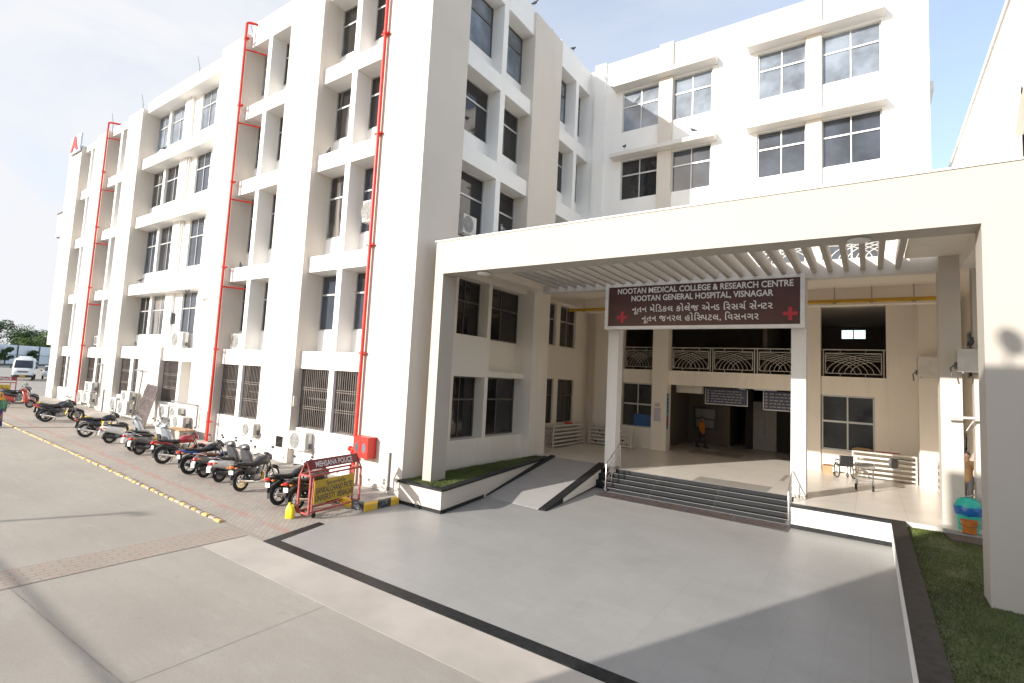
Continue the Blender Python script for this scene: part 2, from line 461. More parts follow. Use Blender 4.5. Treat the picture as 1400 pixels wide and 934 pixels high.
# ------------------------------------------------------------------ mesh helper
class MB:
    def __init__(s):
        s.v = []
        s.f = []

    def add(s, vs, fs):
        o = len(s.v)
        s.v += [tuple(p) for p in vs]
        s.f += [tuple(i + o for i in f) for f in fs]
        return s

    def box(s, x0, x1, y0, y1, z0, z1):
        x0, x1 = min(x0, x1), max(x0, x1)
        y0, y1 = min(y0, y1), max(y0, y1)
        z0, z1 = min(z0, z1), max(z0, z1)
        return s.add([(x0, y0, z0), (x1, y0, z0), (x1, y1, z0), (x0, y1, z0), (x0, y0, z1), (x1, y0, z1), (x1, y1, z1), (x0, y1, z1)],
                     [(0, 3, 2, 1), (4, 5, 6, 7), (0, 1, 5, 4), (1, 2, 6, 5), (2, 3, 7, 6), (3, 0, 4, 7)])

    def prism(s, poly, z0, z1):
        """poly: ccw list of (x,y); z0/z1 number or per-vertex list"""
        n = len(poly)
        a = z0 if isinstance(z0, (list, tuple)) else [z0] * n
        b = z1 if isinstance(z1, (list, tuple)) else [z1] * n
        vs = [(x, y, a[i]) for i, (x, y) in enumerate(poly)] + [(x, y, b[i]) for i, (x, y) in enumerate(poly)]
        fs = [tuple(reversed(range(n))), tuple(range(n, 2 * n))]
        fs += [(i, (i + 1) % n, n + (i + 1) % n, n + i) for i in range(n)]
        return s.add(vs, fs)

    def quad(s, a, b, c, d):
        return s.add([a, b, c, d], [(0, 1, 2, 3)])

    def bar(s, p, q, w, h=None, up=(0, 0, 1)):
        """square bar between two points"""
        h = h or w
        p, q = Vector(p), Vector(q)
        d = (q - p).normalized()
        u = Vector(up)
        if abs(d.dot(u)) > 0.95:
            u = Vector((0, 1, 0))
        a = d.cross(u).normalized() * (w / 2)
        b = a.cross(d).normalized() * (h / 2)
        vs = [p - a - b, p + a - b, p + a + b, p - a + b, q - a - b, q + a - b, q + a + b, q - a + b]
        return s.add(vs, [(0, 1, 2, 3), (7, 6, 5, 4), (0, 4, 5, 1), (1, 5, 6, 2), (2, 6, 7, 3), (3, 7, 4, 0)])

    def tube(s, pts, r, n=8, caps=True):
        """round tube along points, r number or list"""
        P = [Vector(p) for p in pts]
        rr = r if isinstance(r, (list, tuple)) else [r] * len(P)
        ref = None
        rings = []
        for i, p in enumerate(P):
            d = (P[min(i + 1, len(P) - 1)] - P[max(i - 1, 0)]).normalized()
            if ref is None or abs(ref.dot(d)) > 0.98:
                ref = Vector((0, 0, 1)) if abs(d.z) < 0.9 else Vector((0, 1, 0))
            a = d.cross(ref).normalized()
            b = a.cross(d).normalized()
            ref = b
            rings.append([p + (a * math.cos(2 * math.pi * k / n) + b * math.sin(2 * math.pi * k / n)) * rr[i] for k in range(n)])
        vs = [v for ring in rings for v in ring]
        fs = []
        for i in range(len(P) - 1):
            for k in range(n):
                fs.append((i * n + k, i * n + (k + 1) % n, (i + 1) * n + (k + 1) % n, (i + 1) * n + k))
        if caps:
            fs.append(tuple(reversed(range(n))))
            fs.append(tuple(range((len(P) - 1) * n, len(P) * n)))
        return s.add(vs, fs)

    def torus(s, c, Rr, r, axis='y', n=24, m=8, squash=1.0):
        c = Vector(c)
        vs, fs = [], []
        for i in range(n):
            a = 2 * math.pi * i / n
            for j in range(m):
                b = 2 * math.pi * j / m
                rad = Rr + r * math.cos(b)
                off = r * squash * math.sin(b)
                p = (rad * math.cos(a), off, rad * math.sin(a)) if axis == 'y' else ((rad * math.cos(a), rad * math.sin(a), off) if axis == 'z' else (off, rad * math.cos(a), rad * math.sin(a)))
                vs.append(c + Vector(p))
        for i in range(n):
            for j in range(m):
                fs.append((i * m + j, ((i + 1) % n) * m + j, ((i + 1) % n) * m + (j + 1) % m, i * m + (j + 1) % m))
        return s.add(vs, fs)

    def lathe(s, prof, c=(0, 0, 0), n=20):
        """prof: list of (r,z) turned about z"""
        vs, fs = [], []
        for r, z in prof:
            for k in range(n):
                a = 2 * math.pi * k / n
                vs.append((c[0] + r * math.cos(a), c[1] + r * math.sin(a), c[2] + z))
        for i in range(len(prof) - 1):
            for k in range(n):
                fs.append((i * n + k, i * n + (k + 1) % n, (i + 1) * n + (k + 1) % n, (i + 1) * n + k))
        fs.append(tuple(reversed(range(n))))
        fs.append(tuple(range((len(prof) - 1) * n, len(prof) * n)))
        return s.add(vs, fs)

    def loft(s, secs, n=14, e=2.4):
        """rings across x: (x, y, z, half width, half height)"""
        vs, fs = [], []
        for (x, y, z, hw, hh) in secs:
            for k in range(n):
                a = 2 * math.pi * k / n
                ca, sa = math.cos(a), math.sin(a)
                vs.append((x, y + hw * math.copysign(abs(ca) ** (2 / e), ca), z + hh * math.copysign(abs(sa) ** (2 / e), sa)))
        for i in range(len(secs) - 1):
            for k in range(n):
                fs.append((i * n + k, i * n + (k + 1) % n, (i + 1) * n + (k + 1) % n, (i + 1) * n + k))
        fs.append(tuple(reversed(range(n))))
        fs.append(tuple(range((len(secs) - 1) * n, len(secs) * n)))
        return s.add(vs, fs)

    def loftz(s, secs, n=16, e=2.2):
        """rings across z: (z, x, y, half x, half y)"""
        vs, fs = [], []
        for (z, x, y, hx, hy) in secs:
            for k in range(n):
                a = 2 * math.pi * k / n
                ca, sa = math.cos(a), math.sin(a)
                vs.append((x + hx * math.copysign(abs(ca) ** (2 / e), ca), y + hy * math.copysign(abs(sa) ** (2 / e), sa), z))
        for i in range(len(secs) - 1):
            for k in range(n):
                fs.append((i * n + k, i * n + (k + 1) % n, (i + 1) * n + (k + 1) % n, (i + 1) * n + k))
        fs.append(tuple(reversed(range(n))))
        fs.append(tuple(range((len(secs) - 1) * n, len(secs) * n)))
        return s.add(vs, fs)

    def mesh(s, name, mat, smooth=False):
        me = bpy.data.meshes.new(name)
        me.from_pydata([tuple(v) for v in s.v], [], s.f)
        bm = bmesh.new()
        bm.from_mesh(me)
        bmesh.ops.recalc_face_normals(bm, faces=bm.faces)
        bm.to_mesh(me)
        bm.free()
        me.materials.append(MATS[mat])
        if smooth:
            me.shade_smooth()
            try:
                me.set_sharp_from_angle(angle=R(40))
            except Exception:
                pass
        return me

def link(name, me, parent=None, world=True):
    o = bpy.data.objects.new(name, me)
    col.objects.link(o)
    if parent is not None:
        o.parent = parent
        if world:                       # mesh is in world coordinates: undo the (unrotated) bases above it
            off = Vector((0, 0, 0))
            p = parent
            while p is not None:
                off += Vector(p.location)
                p = p.parent
            o.location = -off
    return o

def part(name, mb, mat, parent, world=True, smooth=False, bevel=0.0):
    o = link(name, mb.mesh(name, mat, smooth), parent, world)
    if bevel:
        b = o.modifiers.new('bevel', 'BEVEL')
        b.width = bevel
        b.segments = 2
        b.limit_method = 'ANGLE'
    return o

def tag(o, label, cat, group=None):
    o['label'] = label
    o['category'] = cat
    if group:
        o['group'] = group
    return o

def thing(name, label, cat, loc=(0, 0, 0), rz=0.0, group=None, rx=0.0):
    o = bpy.data.objects.new(name, None)
    o.empty_display_size = 0.3
    col.objects.link(o)
    o.location = loc
    o.rotation_euler = (rx, 0, rz)
    return tag(o, label, cat, group)

def single(name, mb, mat, label, cat, group=None, smooth=False, loc=(0, 0, 0), rz=0.0, bevel=0.0):
    o = part(name, mb, mat, None, smooth=smooth, bevel=bevel)
    o.location = loc
    o.rotation_euler.z = rz
    return tag(o, label, cat, group)

def structure(name, mb, mat, smooth=False):
    o = part(name, mb, mat, None, smooth=smooth)
    o['kind'] = 'structure'
    return o

def copy_tree(o, loc, rz=None, label=None, parent=None):
    c = o.copy()
    col.objects.link(c)
    if parent is None:
        c.location = loc
        if rz is not None:
            c.rotation_euler.z = rz
        if label:
            c['label'] = label
    else:
        c.parent = parent
    for ch in list(o.children):
        copy_tree(ch, None, None, None, c)
    return c

def interp(x, xs, ys):
    if x <= xs[0]:
        return ys[0]
    for i in range(len(xs) - 1):
        if x <= xs[i + 1]:
            return ys[i] + (ys[i + 1] - ys[i]) * (x - xs[i]) / (xs[i + 1] - xs[i])
    return ys[-1]

ZX = [12, 23, 35, 47, 80, 150]
ZZ = [0, 0.3, 0.54, 0.72, 0.85, 1.0]

def zg(x):
    """the ground climbs gently towards the far left end of the block"""
    return interp(-x, ZX, ZZ)

def F(Y0):
    return lambda u0, u1, d0, d1, z0, z1: (u0, u1, Y0 + d0, Y0 + d1, z0, z1)

def FR(X0):
    return lambda u0, u1, d0, d1, z0, z1: (X0 - d1, X0 - d0, u0, u1, z0, z1)
# ------------------------------------------------------------------ ground, road, pavements
def xsheet(xs, y0, y1, dz, zfun=zg):
    """a sheet that follows the ground along x"""
    mb = MB()
    for a, b in zip(xs[:-1], xs[1:]):
        mb.quad((a, y0, zfun(a) + dz), (b, y0, zfun(b) + dz), (b, y1, zfun(b) + dz), (a, y1, zfun(a) + dz))
    return mb

GX = [-1500, -400, -150, -80, -60, -47, -41, -35, -29, -23, -17.5, -12, 0, 60, 400]
structure('ground', xsheet(GX, -400, 900, -0.012), 'road_concrete')
structure('parking_pavement', xsheet([-60, -47, -41, -35, -29, -23, -17.5, -12, -11.12], 7.22, 10.40, -0.004), 'parking_pavers')
structure('paver_band', xsheet([-12.66, -12.0, -11.72], -14, 7.10, -0.004), 'band_pavers')
cs = MB()
cs.prism([(-11.7, 6.05), (3.0, 6.02), (3.0, 7.128), (-11.10, 7.128), (-11.7, 7.12)], -0.05, -0.009)
structure('concrete_strip', cs, 'light_cement')
jt = MB()
for poly in ([(-11.72, 2.86), (-7.4, 3.02)], [(-7.4, 3.02), (-3.0, 3.1)], [(-7.36, 3.02), (-7.42, 6.03)], [(-7.36, 3.02), (-7.3, -9)], [(-3.4, 3.1), (-3.5, 6.03)], [(-40, 2.75), (-12.66, 2.86)], [(-20.2, -9), (-20.3, 7.1)], [(-28, -9), (-28, 7.1)]):
    (xa, ya), (xb, yb) = poly
    k = 10
    L_ = math.hypot(xb - xa, yb - ya)
    nx, ny = -(yb - ya) / L_ * 0.0035, (xb - xa) / L_ * 0.0035
    prev = None
    for i in range(k + 1):
        u = i / k
        w = random.uniform(-0.012, 0.012)
        x, y = xa + (xb - xa) * u + nx * w * 160, ya + (yb - ya) * u + ny * w * 160
        cur = ((x - nx, y - ny, zg(x) - 0.007), (x + nx, y + ny, zg(x) - 0.007))
        if prev:
            jt.quad(prev[0], cur[0], cur[1], prev[1])
        prev = cur
plain('joint_fill', (0.235, 0.205, 0.172), 0.9, var=0.4, scale=4)
structure('road_joint', jt, 'joint_fill')

# forecourt: grey tiles in a black stone border
fc = MB()
fc.prism([(-10.86, 7.42), (0.48, 7.42), (0.48, 19.05), (-8.0, 19.05), (-8.0, 20.8), (-11.62, 20.8), (-11.62, 11.0), (-11.26, 8.98)], -0.1, 0.0)
structure('forecourt', fc, 'forecourt_tiles')
fb = MB()
fb.prism([(-11.1, 7.13), (0.48, 7.13), (0.48, 7.418), (-10.862, 7.418)], -0.1, 0.004)
fb.prism([(-11.1, 7.13), (-10.862, 7.418), (-11.258, 8.95), (-11.5, 8.95)], -0.1, 0.004)
structure('forecourt_border', fb, 'black_granite')

# raised apron along the wall with its painted kerb
ax_ = [-47, -41, -35, -29, -23, -17.5, -12, -11.72]
ap = MB()
for a, b in zip(ax_[:-1], ax_[1:]):
    ap.prism([(a, 10.70), (b, 10.70), (b, 12.36), (a, 12.36)], [zg(a) - 0.3, zg(b) - 0.3, zg(b) - 0.3, zg(a) - 0.3], [zg(a) + 0.14, zg(b) + 0.14, zg(b) + 0.16, zg(a) + 0.16])
structure('apron', ap, 'cement')
kb = MB()
for a, b in zip(ax_[:-2] + [-12], ax_[1:-1] + [-11.72]):
    kb.prism([(a, 10.50), (b, 10.50), (b, 10.698), (a, 10.698)], [zg(a) - 0.3, zg(b) - 0.3, zg(b) - 0.3, zg(a) - 0.3], [zg(a) + 0.19, zg(b) + 0.19, zg(b) + 0.19, zg(a) + 0.19])
kb.prism([(-11.718, 10.50), (-11.50, 10.50), (-11.50, 11.86), (-11.718, 11.86)], -0.3, 0.19)
kerb = structure('kerb', kb, 'kerb_paint')
bv = kerb.modifiers.new('bevel', 'BEVEL')
bv.width = 0.035
bv.segments = 3

# small kerb stones between road and parking, alternately yellow and bare
def stone_mesh(mat):
    return MB().loft([(-0.15, 0, 0.0, 0.05, 0.02), (-0.13, 0, 0.0, 0.07, 0.05), (0.13, 0, 0.0, 0.07, 0.05), (0.15, 0, 0.0, 0.05, 0.02)], 10, 3.0).mesh('kerb_stone', mat, True)
plain('kerb_yellow', (0.56, 0.40, 0.15), 0.75, var=0.3, scale=7)
plain('kerb_bare', (0.36, 0.315, 0.265), 0.85, var=0.25, scale=7)
sm_y, sm_b = stone_mesh('kerb_yellow'), stone_mesh('kerb_bare')
x = -13.15
i = 0
while x > -40:
    yel = i % 2 == 0
    o = link('kerb_stone', sm_y if yel else sm_b)
    o.location = (x, 7.16 + random.uniform(-0.015, 0.015), zg(x) + 0.005)
    o.rotation_euler.z = random.uniform(-0.06, 0.06)
    s = random.uniform(0.85, 1.12)
    o.scale = (random.uniform(0.85, 1.0), s * 0.85, s * 0.7)
    tag(o, 'small yellow painted kerb stone edging the motorbike parking' if yel else 'small bare grey kerb stone edging the motorbike parking', 'kerb stone', 'kerb stones between road and motorbike parking')
    x -= 0.315
    i += 1

# ------------------------------------------------------------------ left block
YP, YL = 12.1, 12.35
ZTOP = 20.2
LEDGES = [(3.91, 4.58), (7.68, 8.30), (11.76, 12.42), (15.42, 16.06)]
SOFF = [3.91, 7.68, 11.76, 15.42, 19.02]
block = thing('college_block', 'long cream five storey block with white window bays and red pipes beside the parking', 'building', (-30, 16, 0))

WN = [0]
def window(root, fr, u0, u1, z0, z1, d, cols=2, tz=0.62, gm=None, frame='aluminium', t=0.055):
    """frame with transom, panes set behind"""
    mb = MB()
    f = lambda a, b, c, e, da=0, db=0.06: mb.box(*fr(a, b, d + da, d + db, c, e))
    f(u0, u0 + t, z0, z1); f(u1 - t, u1, z0, z1)
    f(u0 + t, u1 - t, z0, z0 + t); f(u0 + t, u1 - t, z1 - t, z1)
    zt = z0 + (z1 - z0) * tz
    f(u0 + t, u1 - t, zt - t * 0.6, zt + t * 0.6, -0.006)
    for c in range(1, cols):
        uc = u0 + (u1 - u0) * c / cols
        f(uc - t * 0.4, uc + t * 0.4, z0 + t, zt - t * 0.6, 0.004)
        f(uc - t * 0.4, uc + t * 0.4, zt + t * 0.6, z1 - t, 0.004)
    w = part('window', mb, frame, root)
    g = MB()
    cz = [(z0 + t * .5, zt), (zt, z1 - t * .5)]
    for c in range(cols):
        ua, ub = u0 + (u1 - u0) * c / cols + t * .3, u0 + (u1 - u0) * (c + 1) / cols - t * .3
        for k, (za, zb) in enumerate(cz):
            dd = d + 0.03 + 0.012 * ((c + k) % 2) + random.uniform(0, 0.004)
            g.box(*fr(ua, ub, dd, dd + 0.01, za, zb))
    WN[0] += 1
    part('pane', g, gm or random.choice(['glass_dark', 'glass_curtain', 'glass_dark', 'glass_blue']), w)
    return w

def grille(root, fr, u0, u1, z0, z1, d):
    mb = MB()
    n = max(6, int((u1 - u0) / 0.115))
    for k in range(n + 1):
        u = u0 + 0.02 + (u1 - u0 - 0.04) * k / n
        mb.box(*fr(u - 0.014, u + 0.014, d, d + 0.024, z0, z1))
    for k in (0, 1.3, 1.45, 2.6, 2.75, 4):
        z = z0 + 0.03 + (z1 - z0 - 0.06) * k / 4
        mb.box(*fr(u0, u1, d - 0.008, d + 0.0, z - 0.012, z + 0.012))
    part('window_grille', mb, 'grille_iron', root)

class Pieces:
    """boxes of one kind, each linked as its own part"""
    def __init__(s, name, mat, root):
        s.name, s.mat, s.root = name, mat, root
    def box(s, *a):
        part(s.name, MB().box(*a), s.mat, s.root)
        return s

def bay(fr, u0, u1, piers, floors=(1, 2, 3, 4), ground=True, cols=1, rec=0.70, gm=None, pier_w=0.29, k=1.0, ztop=ZTOP):
    """one recessed bay: ledges, fins, sill walls and windows behind"""
    led, sill, fin = Pieces('ledge', 'white_paint', block), Pieces('sill_wall', 'white_paint', block), Pieces('fin', 'white_paint', block)
    ledges, soff = [(p * k, q * k) for p, q in LEDGES], [p * k for p in SOFF]
    for (a, b) in ledges:
        led.box(*fr(u0, u1, 0, 0.95, a, b))
    led.box(*fr(u0, u1, 0, 0.95, soff[4], ztop))
    if ground:
        Pieces('base_wall', 'white_paint', block).box(*fr(u0, u1, 0, 0.95, -0.3, 1.66))
    tops = [1.66] + [b for a, b in ledges]
    for j_ in floors if not ground else (0,) + tuple(floors):
        zt, zs = tops[j_], soff[j_]
        for p in piers:
            fin.box(*fr(p - pier_w / 2, p + pier_w / 2, 0, rec + 0.2, zt, zs))
        edges = [u0] + [q for p in piers for q in (p - pier_w / 2, p + pier_w / 2)] + [u1]
        for j in range(0, len(edges), 2):
            a, b = edges[j], edges[j + 1]
            if j_ == 0:
                grille(block, fr, a, b, zt, zs, 0.12)
                window(block, fr, a, b, zt, zs, 0.34, 2, 0.5, 'glass_dark', 'dark_frame')
            else:
                sz = zt + 0.86
                sill.box(*fr(a, b, rec - 0.002, 0.95, zt, sz))
                window(block, fr, a, b, sz, zs, rec, cols, 0.64, gm)

# pillars and solid core
def pillar(x0, x1, y0, y1, z0=-0.3, z1=20.25, mat='cream_paint'):
    part('pillar', MB().box(x0, x1, y0, y1, z0, z1), mat, block)
pillar(-13.9, -11.7, YP, 14.12, z1=20.35)
pillar(-20.05, -17.76, YP, 13.3)
pillar(-26.0, -23.72, YP, 13.3, z1=19.62)
pillar(-37.36, -35.25, YP, 13.3, z1=19.02)
pillar(-42.6, -40.62, YP, 13.3, z1=18.92)
P6 = MB().box(-48.2, -45.62, YP, 13.3, 4.55, 18.98)
P6.box(-47.1, -45.62, YP + 0.001, 13.3, -0.3, 4.55)
part('pillar', P6, 'cream_paint', block)
core = MB()
core.box(-37.3, -13.6, 13.295, 26.0, 4.2, 19.5)
core.box(-48.0, -37.3, 13.2952, 26.0, 4.2, 18.7)
core.box(-13.6, -12.80, 14.121, 21.2, 4.2, 8.3)
core.box(-13.6, -12.80, 14.121, 25.2, 8.3, 19.9)
core.box(-46.9, -13.6, 13.296, 26.0, -0.3, 4.2)
core.box(-13.6, -12.8, 14.121, 21.2, -0.3, 4.2)
core.box(-12.80, -12.57, 14.13, 24.6, 8.3, 19.9)
core.box(-13.0, -11.56, 24.602, 25.2, 8.3, 20.4)
part('wall', core, 'white_paint', block)
part('roof', MB().box(-35.3, -12.0, 12.99, 26.0, 19.55, 19.62), 'old_paint', block)
for (a, b, z) in ((-23.8, -23.0, 20.6), (-31.6, -30.9, 20.75), (-37.0, -36.4, 20.1), (-44.6, -43.9, 19.5)):
    part('roof_post', MB().box(a, b, 13.32, 13.9, 18.6, z), 'old_paint', block)
part('parapet', MB().box(-36.4, -26.0, 13.0, 13.29, 19.3, 20.32), 'white_paint', block)
bay(F(YL), -17.76, -13.9, [-15.83])
bay(F(YL), -23.72, -20.05, [-22.05])
bay(F(YL), -40.62, -37.36, [-39.0], gm='glass_cool', k=0.978, ztop=19.12)
bay(F(YL), -45.62, -42.6, [-44.35, -43.65], pier_w=0.2, gm='glass_pale', k=0.975, ztop=18.98)

# the wide bay with three windows per floor
fr = F(YL)
LC, SC = [(p * 0.988, q * 0.988) for p, q in LEDGES], [p * 0.988 for p in SOFF]
u0, u1 = -35.25, -26.0
led, base_ = Pieces('ledge', 'white_paint', block), Pieces('base_wall', 'white_paint', block)
for (a, b) in LC[1:]:
    led.box(*fr(u0, u1, 0, 0.95, a, b))
led.box(*fr(u0, u1, 0, 0.95, SC[4], 19.42))
led.box(*fr(u0, -32.35, 0, 0.95, 3.91, 4.58))
led.box(*fr(-29.72, u1, 0, 0.95, 3.91, 4.58))
base_.box(*fr(u0, -32.35, 0, 0.95, -0.3, 1.8))
base_.box(*fr(-29.72, u1, 0, 0.95, -0.3, 1.8))
part('pier', MB().box(*fr(-32.35, -29.72, -0.12, 0.95, -0.3, 4.6)), 'cream_paint', block)
sill, fin = Pieces('sill_wall', 'white_paint', block), Pieces('fin', 'white_paint', block)
for k in (1, 2, 3, 4):
    zt, zs = LC[k - 1][1], SC[k]
    sz = zt + 0.78
    sill.box(*fr(u0, u1, 0.698, 0.95, zt, sz))
    fin.box(*fr(-33.62, -33.34, 0.60, 0.95, sz, zs))
    fin.box(*fr(-31.4, -30.55, 0.50, 0.95, zt, zs))
    fin.box(*fr(-30.55, -29.7, 0.66, 0.95, sz, zs))
    fin.box(*fr(-28.1, u1, 0.66, 0.95, sz, zs))
    window(block, fr, u0, -33.62, sz, zs, 0.72, 2, 0.62, 'glass_pale' if k > 3 else None)
    window(block, fr, -33.34, -31.4, sz, zs, 0.72, 2, 0.62, 'glass_pale' if k > 3 else None)
    window(block, fr, -29.7, -28.1, sz, zs, 0.72, 2, 0.62, 'glass_pale' if k > 3 else 'glass_blue')
fin.box(*fr(-33.72, -33.36, 0.0, 0.9, 1.8, 3.91))
fin.box(*fr(-27.86, -27.60, 0.0, 0.9, 1.8, 3.91))
for (a, b) in ((u0, -33.72), (-33.36, -32.35), (-29.72, -27.86)):
    grille(block, fr, a, b, 1.8, 3.91, 0.12)
    window(block, fr, a, b, 1.8, 3.91, 0.34, 2, 0.5, 'glass_dark', 'dark_frame')
part('sill_wall', MB().box(*fr(-27.60, u1, 0.62, 0.95, 1.8, 3.91)), 'cream_paint', block)

# return side above the porch
XR = -11.85
fr = FR(XR)
def return_bay(u0, u1, pu, zlow):
    led, sill, fin = Pieces('ledge', 'white_paint', block), Pieces('sill_wall', 'white_paint', block), Pieces('fin', 'white_paint', block)
    for k, (a, b) in enumerate(LEDGES):
        if a > zlow:
            led.box(*fr(u0, u1, 0, 0.72, a + 0.05, b + 0.06))
    led.box(*fr(u0, u1, 0, 0.72, 19.15, ZTOP + 0.2))
    for k in (1, 2, 3, 4):
        if SOFF[k] < zlow:
            continue
        zt, zs = LEDGES[k - 1][1] + 0.06, SOFF[k] + (0.05 if k < 4 else 0.13)
        sz = zt + 0.86
        fin.box(*fr(pu - 0.16, pu + 0.16, 0, 0.71, zt, zs))
        for (a, b) in ((u0, pu - 0.16), (pu + 0.16, u1)):
            sill.box(*fr(a, b, 0.55, 0.72, zt, sz))
            window(block, fr, a, b, sz, zs, 0.58, 1, 0.64, 'glass_pale' if k == 4 else 'glass_dark', 'dark_frame' if k == 4 else 'aluminium')
return_bay(14.12, 18.75, 16.62, 8.0)
return_bay(21.25, 24.6, 23.15, 8.0)
pillar(-13.2, -11.75, 18.75, 21.25, z0=8.45, z1=20.2)

# lower two floors of the return side, inside the porch
XL = -12.22
fr = FR(XL)
low = Pieces('lower_wall', 'porch_paint', block)
low.box(*fr(14.121, 16.93, 0, 0.5, 0.3, 1.60))           # sill band
low.box(*fr(16.932, 19.838, 0.001, 0.5, 0.3, 1.60))
low.box(*fr(14.121, 16.93, 0, 0.56, 3.95, 5.52))         # flush spandrel
low.box(*fr(17.16, 19.838, 0.50, 0.56, 3.95, 5.52))      # recessed spandrel
low.box(*fr(17.16, 19.838, 0.0, 0.50, 3.97, 4.20))       # small ledge
low.box(*fr(16.93, 17.16, 0, 0.55, 1.60, 7.70))          # fin between
low.box(*fr(14.121, 14.99, 0, 0.55, 1.60, 3.95))
low.box(*fr(14.121, 14.99, 0, 0.55, 5.52, 7.70))
low.box(*fr(14.121, 19.838, 0.0, 0.55, 7.70, 8.26))
for (a, b, z0, z1) in ((14.99, 16.93, 1.60, 3.95), (17.16, 19.838, 1.60, 3.95), (14.99, 16.93, 5.52, 7.70), (17.16, 19.838, 5.52, 7.70)):
    window(block, fr, a, b, z0, z1, 0.46, 2, 0.62, 'glass_dark', 'dark_frame')
part('lower_pillar', MB().box(-13.4, -11.83, 19.84, 21.25, 0.3, 8.26), 'porch_paint', block)
fr = FR(-13.1)
lw = MB()
lw.box(*fr(21.252, 28.3, 0, 0.3, 0.3, 1.80))
lw.box(*fr(21.252, 28.3, 0, 0.3, 4.06, 5.78))
lw.box(*fr(21.252, 28.3, 0, 0.3, 7.96, 8.1))
lw.box(*fr(26.55, 28.3, 0, 0.3, 1.80, 4.06)); lw.box(*fr(26.55, 28.3, 0, 0.3, 5.78, 7.96))
lw.box(*fr(24.25, 24.70, 0, 0.3, 1.80, 4.06)); lw.box(*fr(24.25, 24.70, 0, 0.3, 5.78, 7.96))
lw.box(*fr(21.252, 22.3, 0, 0.3, 1.80, 4.06)); lw.box(*fr(21.252, 22.3, 0, 0.3, 5.78, 7.96))
part('lower_wall', lw, 'porch_paint', block)
for (a, b) in ((22.3, 24.25), (24.70, 26.55)):
    window(block, fr, a, b, 1.80, 4.06, 0.10, 2, 0.62, 'glass_dark', 'dark_frame')
    window(block, fr, a, b, 5.78, 7.96, 0.10, 2, 0.62, 'glass_dark', 'aluminium')

# ------------------------------------------------------------------ white wing across the back
wing = thing('hospital_wing', 'bright white upper wing with paired windows and sunshades above the entrance roof', 'building', (-5, 30, 8.3))
YW = 24.6
fr = F(YW)
WX = [(-10.02, -8.13), (-7.5, -5.73), (-3.86, -2.03), (-1.5, 0.47)]
WZ = [(9.3, 11.35), (13.14, 15.18), (16.68, 18.79)]
ww = MB()
zs = [8.30] + [z for p in WZ for z in p] + [20.5]
xs = [-11.55] + [x for p in WX for x in p] + [1.88]
for k in range(0, len(zs), 2):
    ww.box(*fr(-11.55, 1.88, 0, 0.3, zs[k], zs[k + 1]))
for (a, b) in WZ:
    for k in range(0, len(xs), 2):
        ww.box(*fr(xs[k], xs[k + 1], 0, 0.3, a, b))
ww.box(1.58, 1.88, 24.9, 38.9, 8.3, 20.5)
ww.box(-11.55, -11.25, 24.9, 38.9, 8.3, 20.5)
ww.box(-11.25, 1.58, 38.6, 38.9, 8.3, 20.5)
part('wall', ww, 'white_paint', wing)
part('roof', MB().box(-11.25, 1.58, 24.9, 38.6, 19.7, 19.95), 'old_paint', wing)
part('ceiling', MB().box(-11.25, 1.58, 24.95, 38.6, 12.2, 12.4), 'interior_paint', wing)
cop = MB()
cop.box(-11.6, 1.94, YW - 0.03, YW + 0.33, 20.5, 20.56)
part('coping', cop, 'white_paint', wing)
for (a, b) in ((-8.13, -7.5), (-2.03, -1.5)):
    mb = MB()
    cuts = [8.3, 11.5, 11.85, 15.2, 15.58, 18.87, 19.25, 20.62]
    for k in range(0, len(cuts), 2):
        mb.box(a - 0.01, b + 0.01, YW - 0.16, YW, cuts[k], cuts[k + 1])
    part('pilaster', mb, 'cream_paint', wing)
part('pilaster', MB().box(-11.53, -10.93, YW - 0.14, YW, 8.3, 20.62), 'white_paint', wing)
for (a, b) in ((-10.4, -5.5), (-4.2, 0.6)):
    for (z0, z1) in ((11.5, 11.85), (15.2, 15.58), (18.87, 19.25)):
        mb = MB()
        n = 4
        mb.add([(a, YW, z0), (b, YW, z0), (b, YW, z1), (a, YW, z1), (a, YW - 0.62, z0 + 0.02), (b, YW - 0.62, z0 + 0.02), (b, YW - 0.62, z0 + 0.2), (a, YW - 0.62, z0 + 0.2)],
               [(0, 1, 2, 3), (4, 7, 6, 5), (0, 4, 5, 1), (2, 6, 7, 3), (0, 3, 7, 4), (1, 5, 6, 2)])
        part('sunshade', mb, 'old_paint', wing)
part('sunshade', MB().box(1.882, 2.05, 25.2, 27.5, 15.75, 16.1), 'old_paint', wing)
for i, (a, b) in enumerate(WX):
    for k, (z0, z1) in enumerate(WZ):
        gm = 'glass_pale' if k == 2 else ('glass_blue' if i > 0 else 'glass_dark')
        window(wing, fr, a, b, z0, z1, 0.10, 2, 0.62, gm)
# terrace opening on the second floor is the lowest window row; a dark recess shows behind the railing
# ------------------------------------------------------------------ entrance hall under the wing
hall = thing('entrance_hall', 'open two storey entrance hall with balcony and dark lobby behind the sign', 'building', (-5, 30, 0.68))
YB = 28.3
fl = MB()
fl.prism([(-13.4, 20.76), (-8.3, 20.76), (-8.3, 20.18), (-1.9, 20.18), (-1.9, 18.72), (0.77, 18.72), (0.77, 18.9), (4.3, 18.9), (4.3, 46), (-13.4, 46)], -0.2, 0.68)
o = structure('porch_floor', fl, 'porch_tiles')
w = MB()
def hb(x0, x1, z0, z1, y0=YB, y1=YB + 0.35):
    w.box(x0, x1, y0, y1, z0, z1)
hb(-13.1, -11.0, 0.68, 8.1)                 # left end
hb(-11.0, -9.25, 0.68, 1.72)                # under left window
hb(-11.0, -9.25, 4.10, 4.84)                # left balcony edge
hb(-8.46, -2.30, 4.10, 4.84)                # slab edge over the doorway
hb(-1.75, 0.20, 0.68, 1.60)
hb(-1.75, 0.20, 4.02, 4.84)
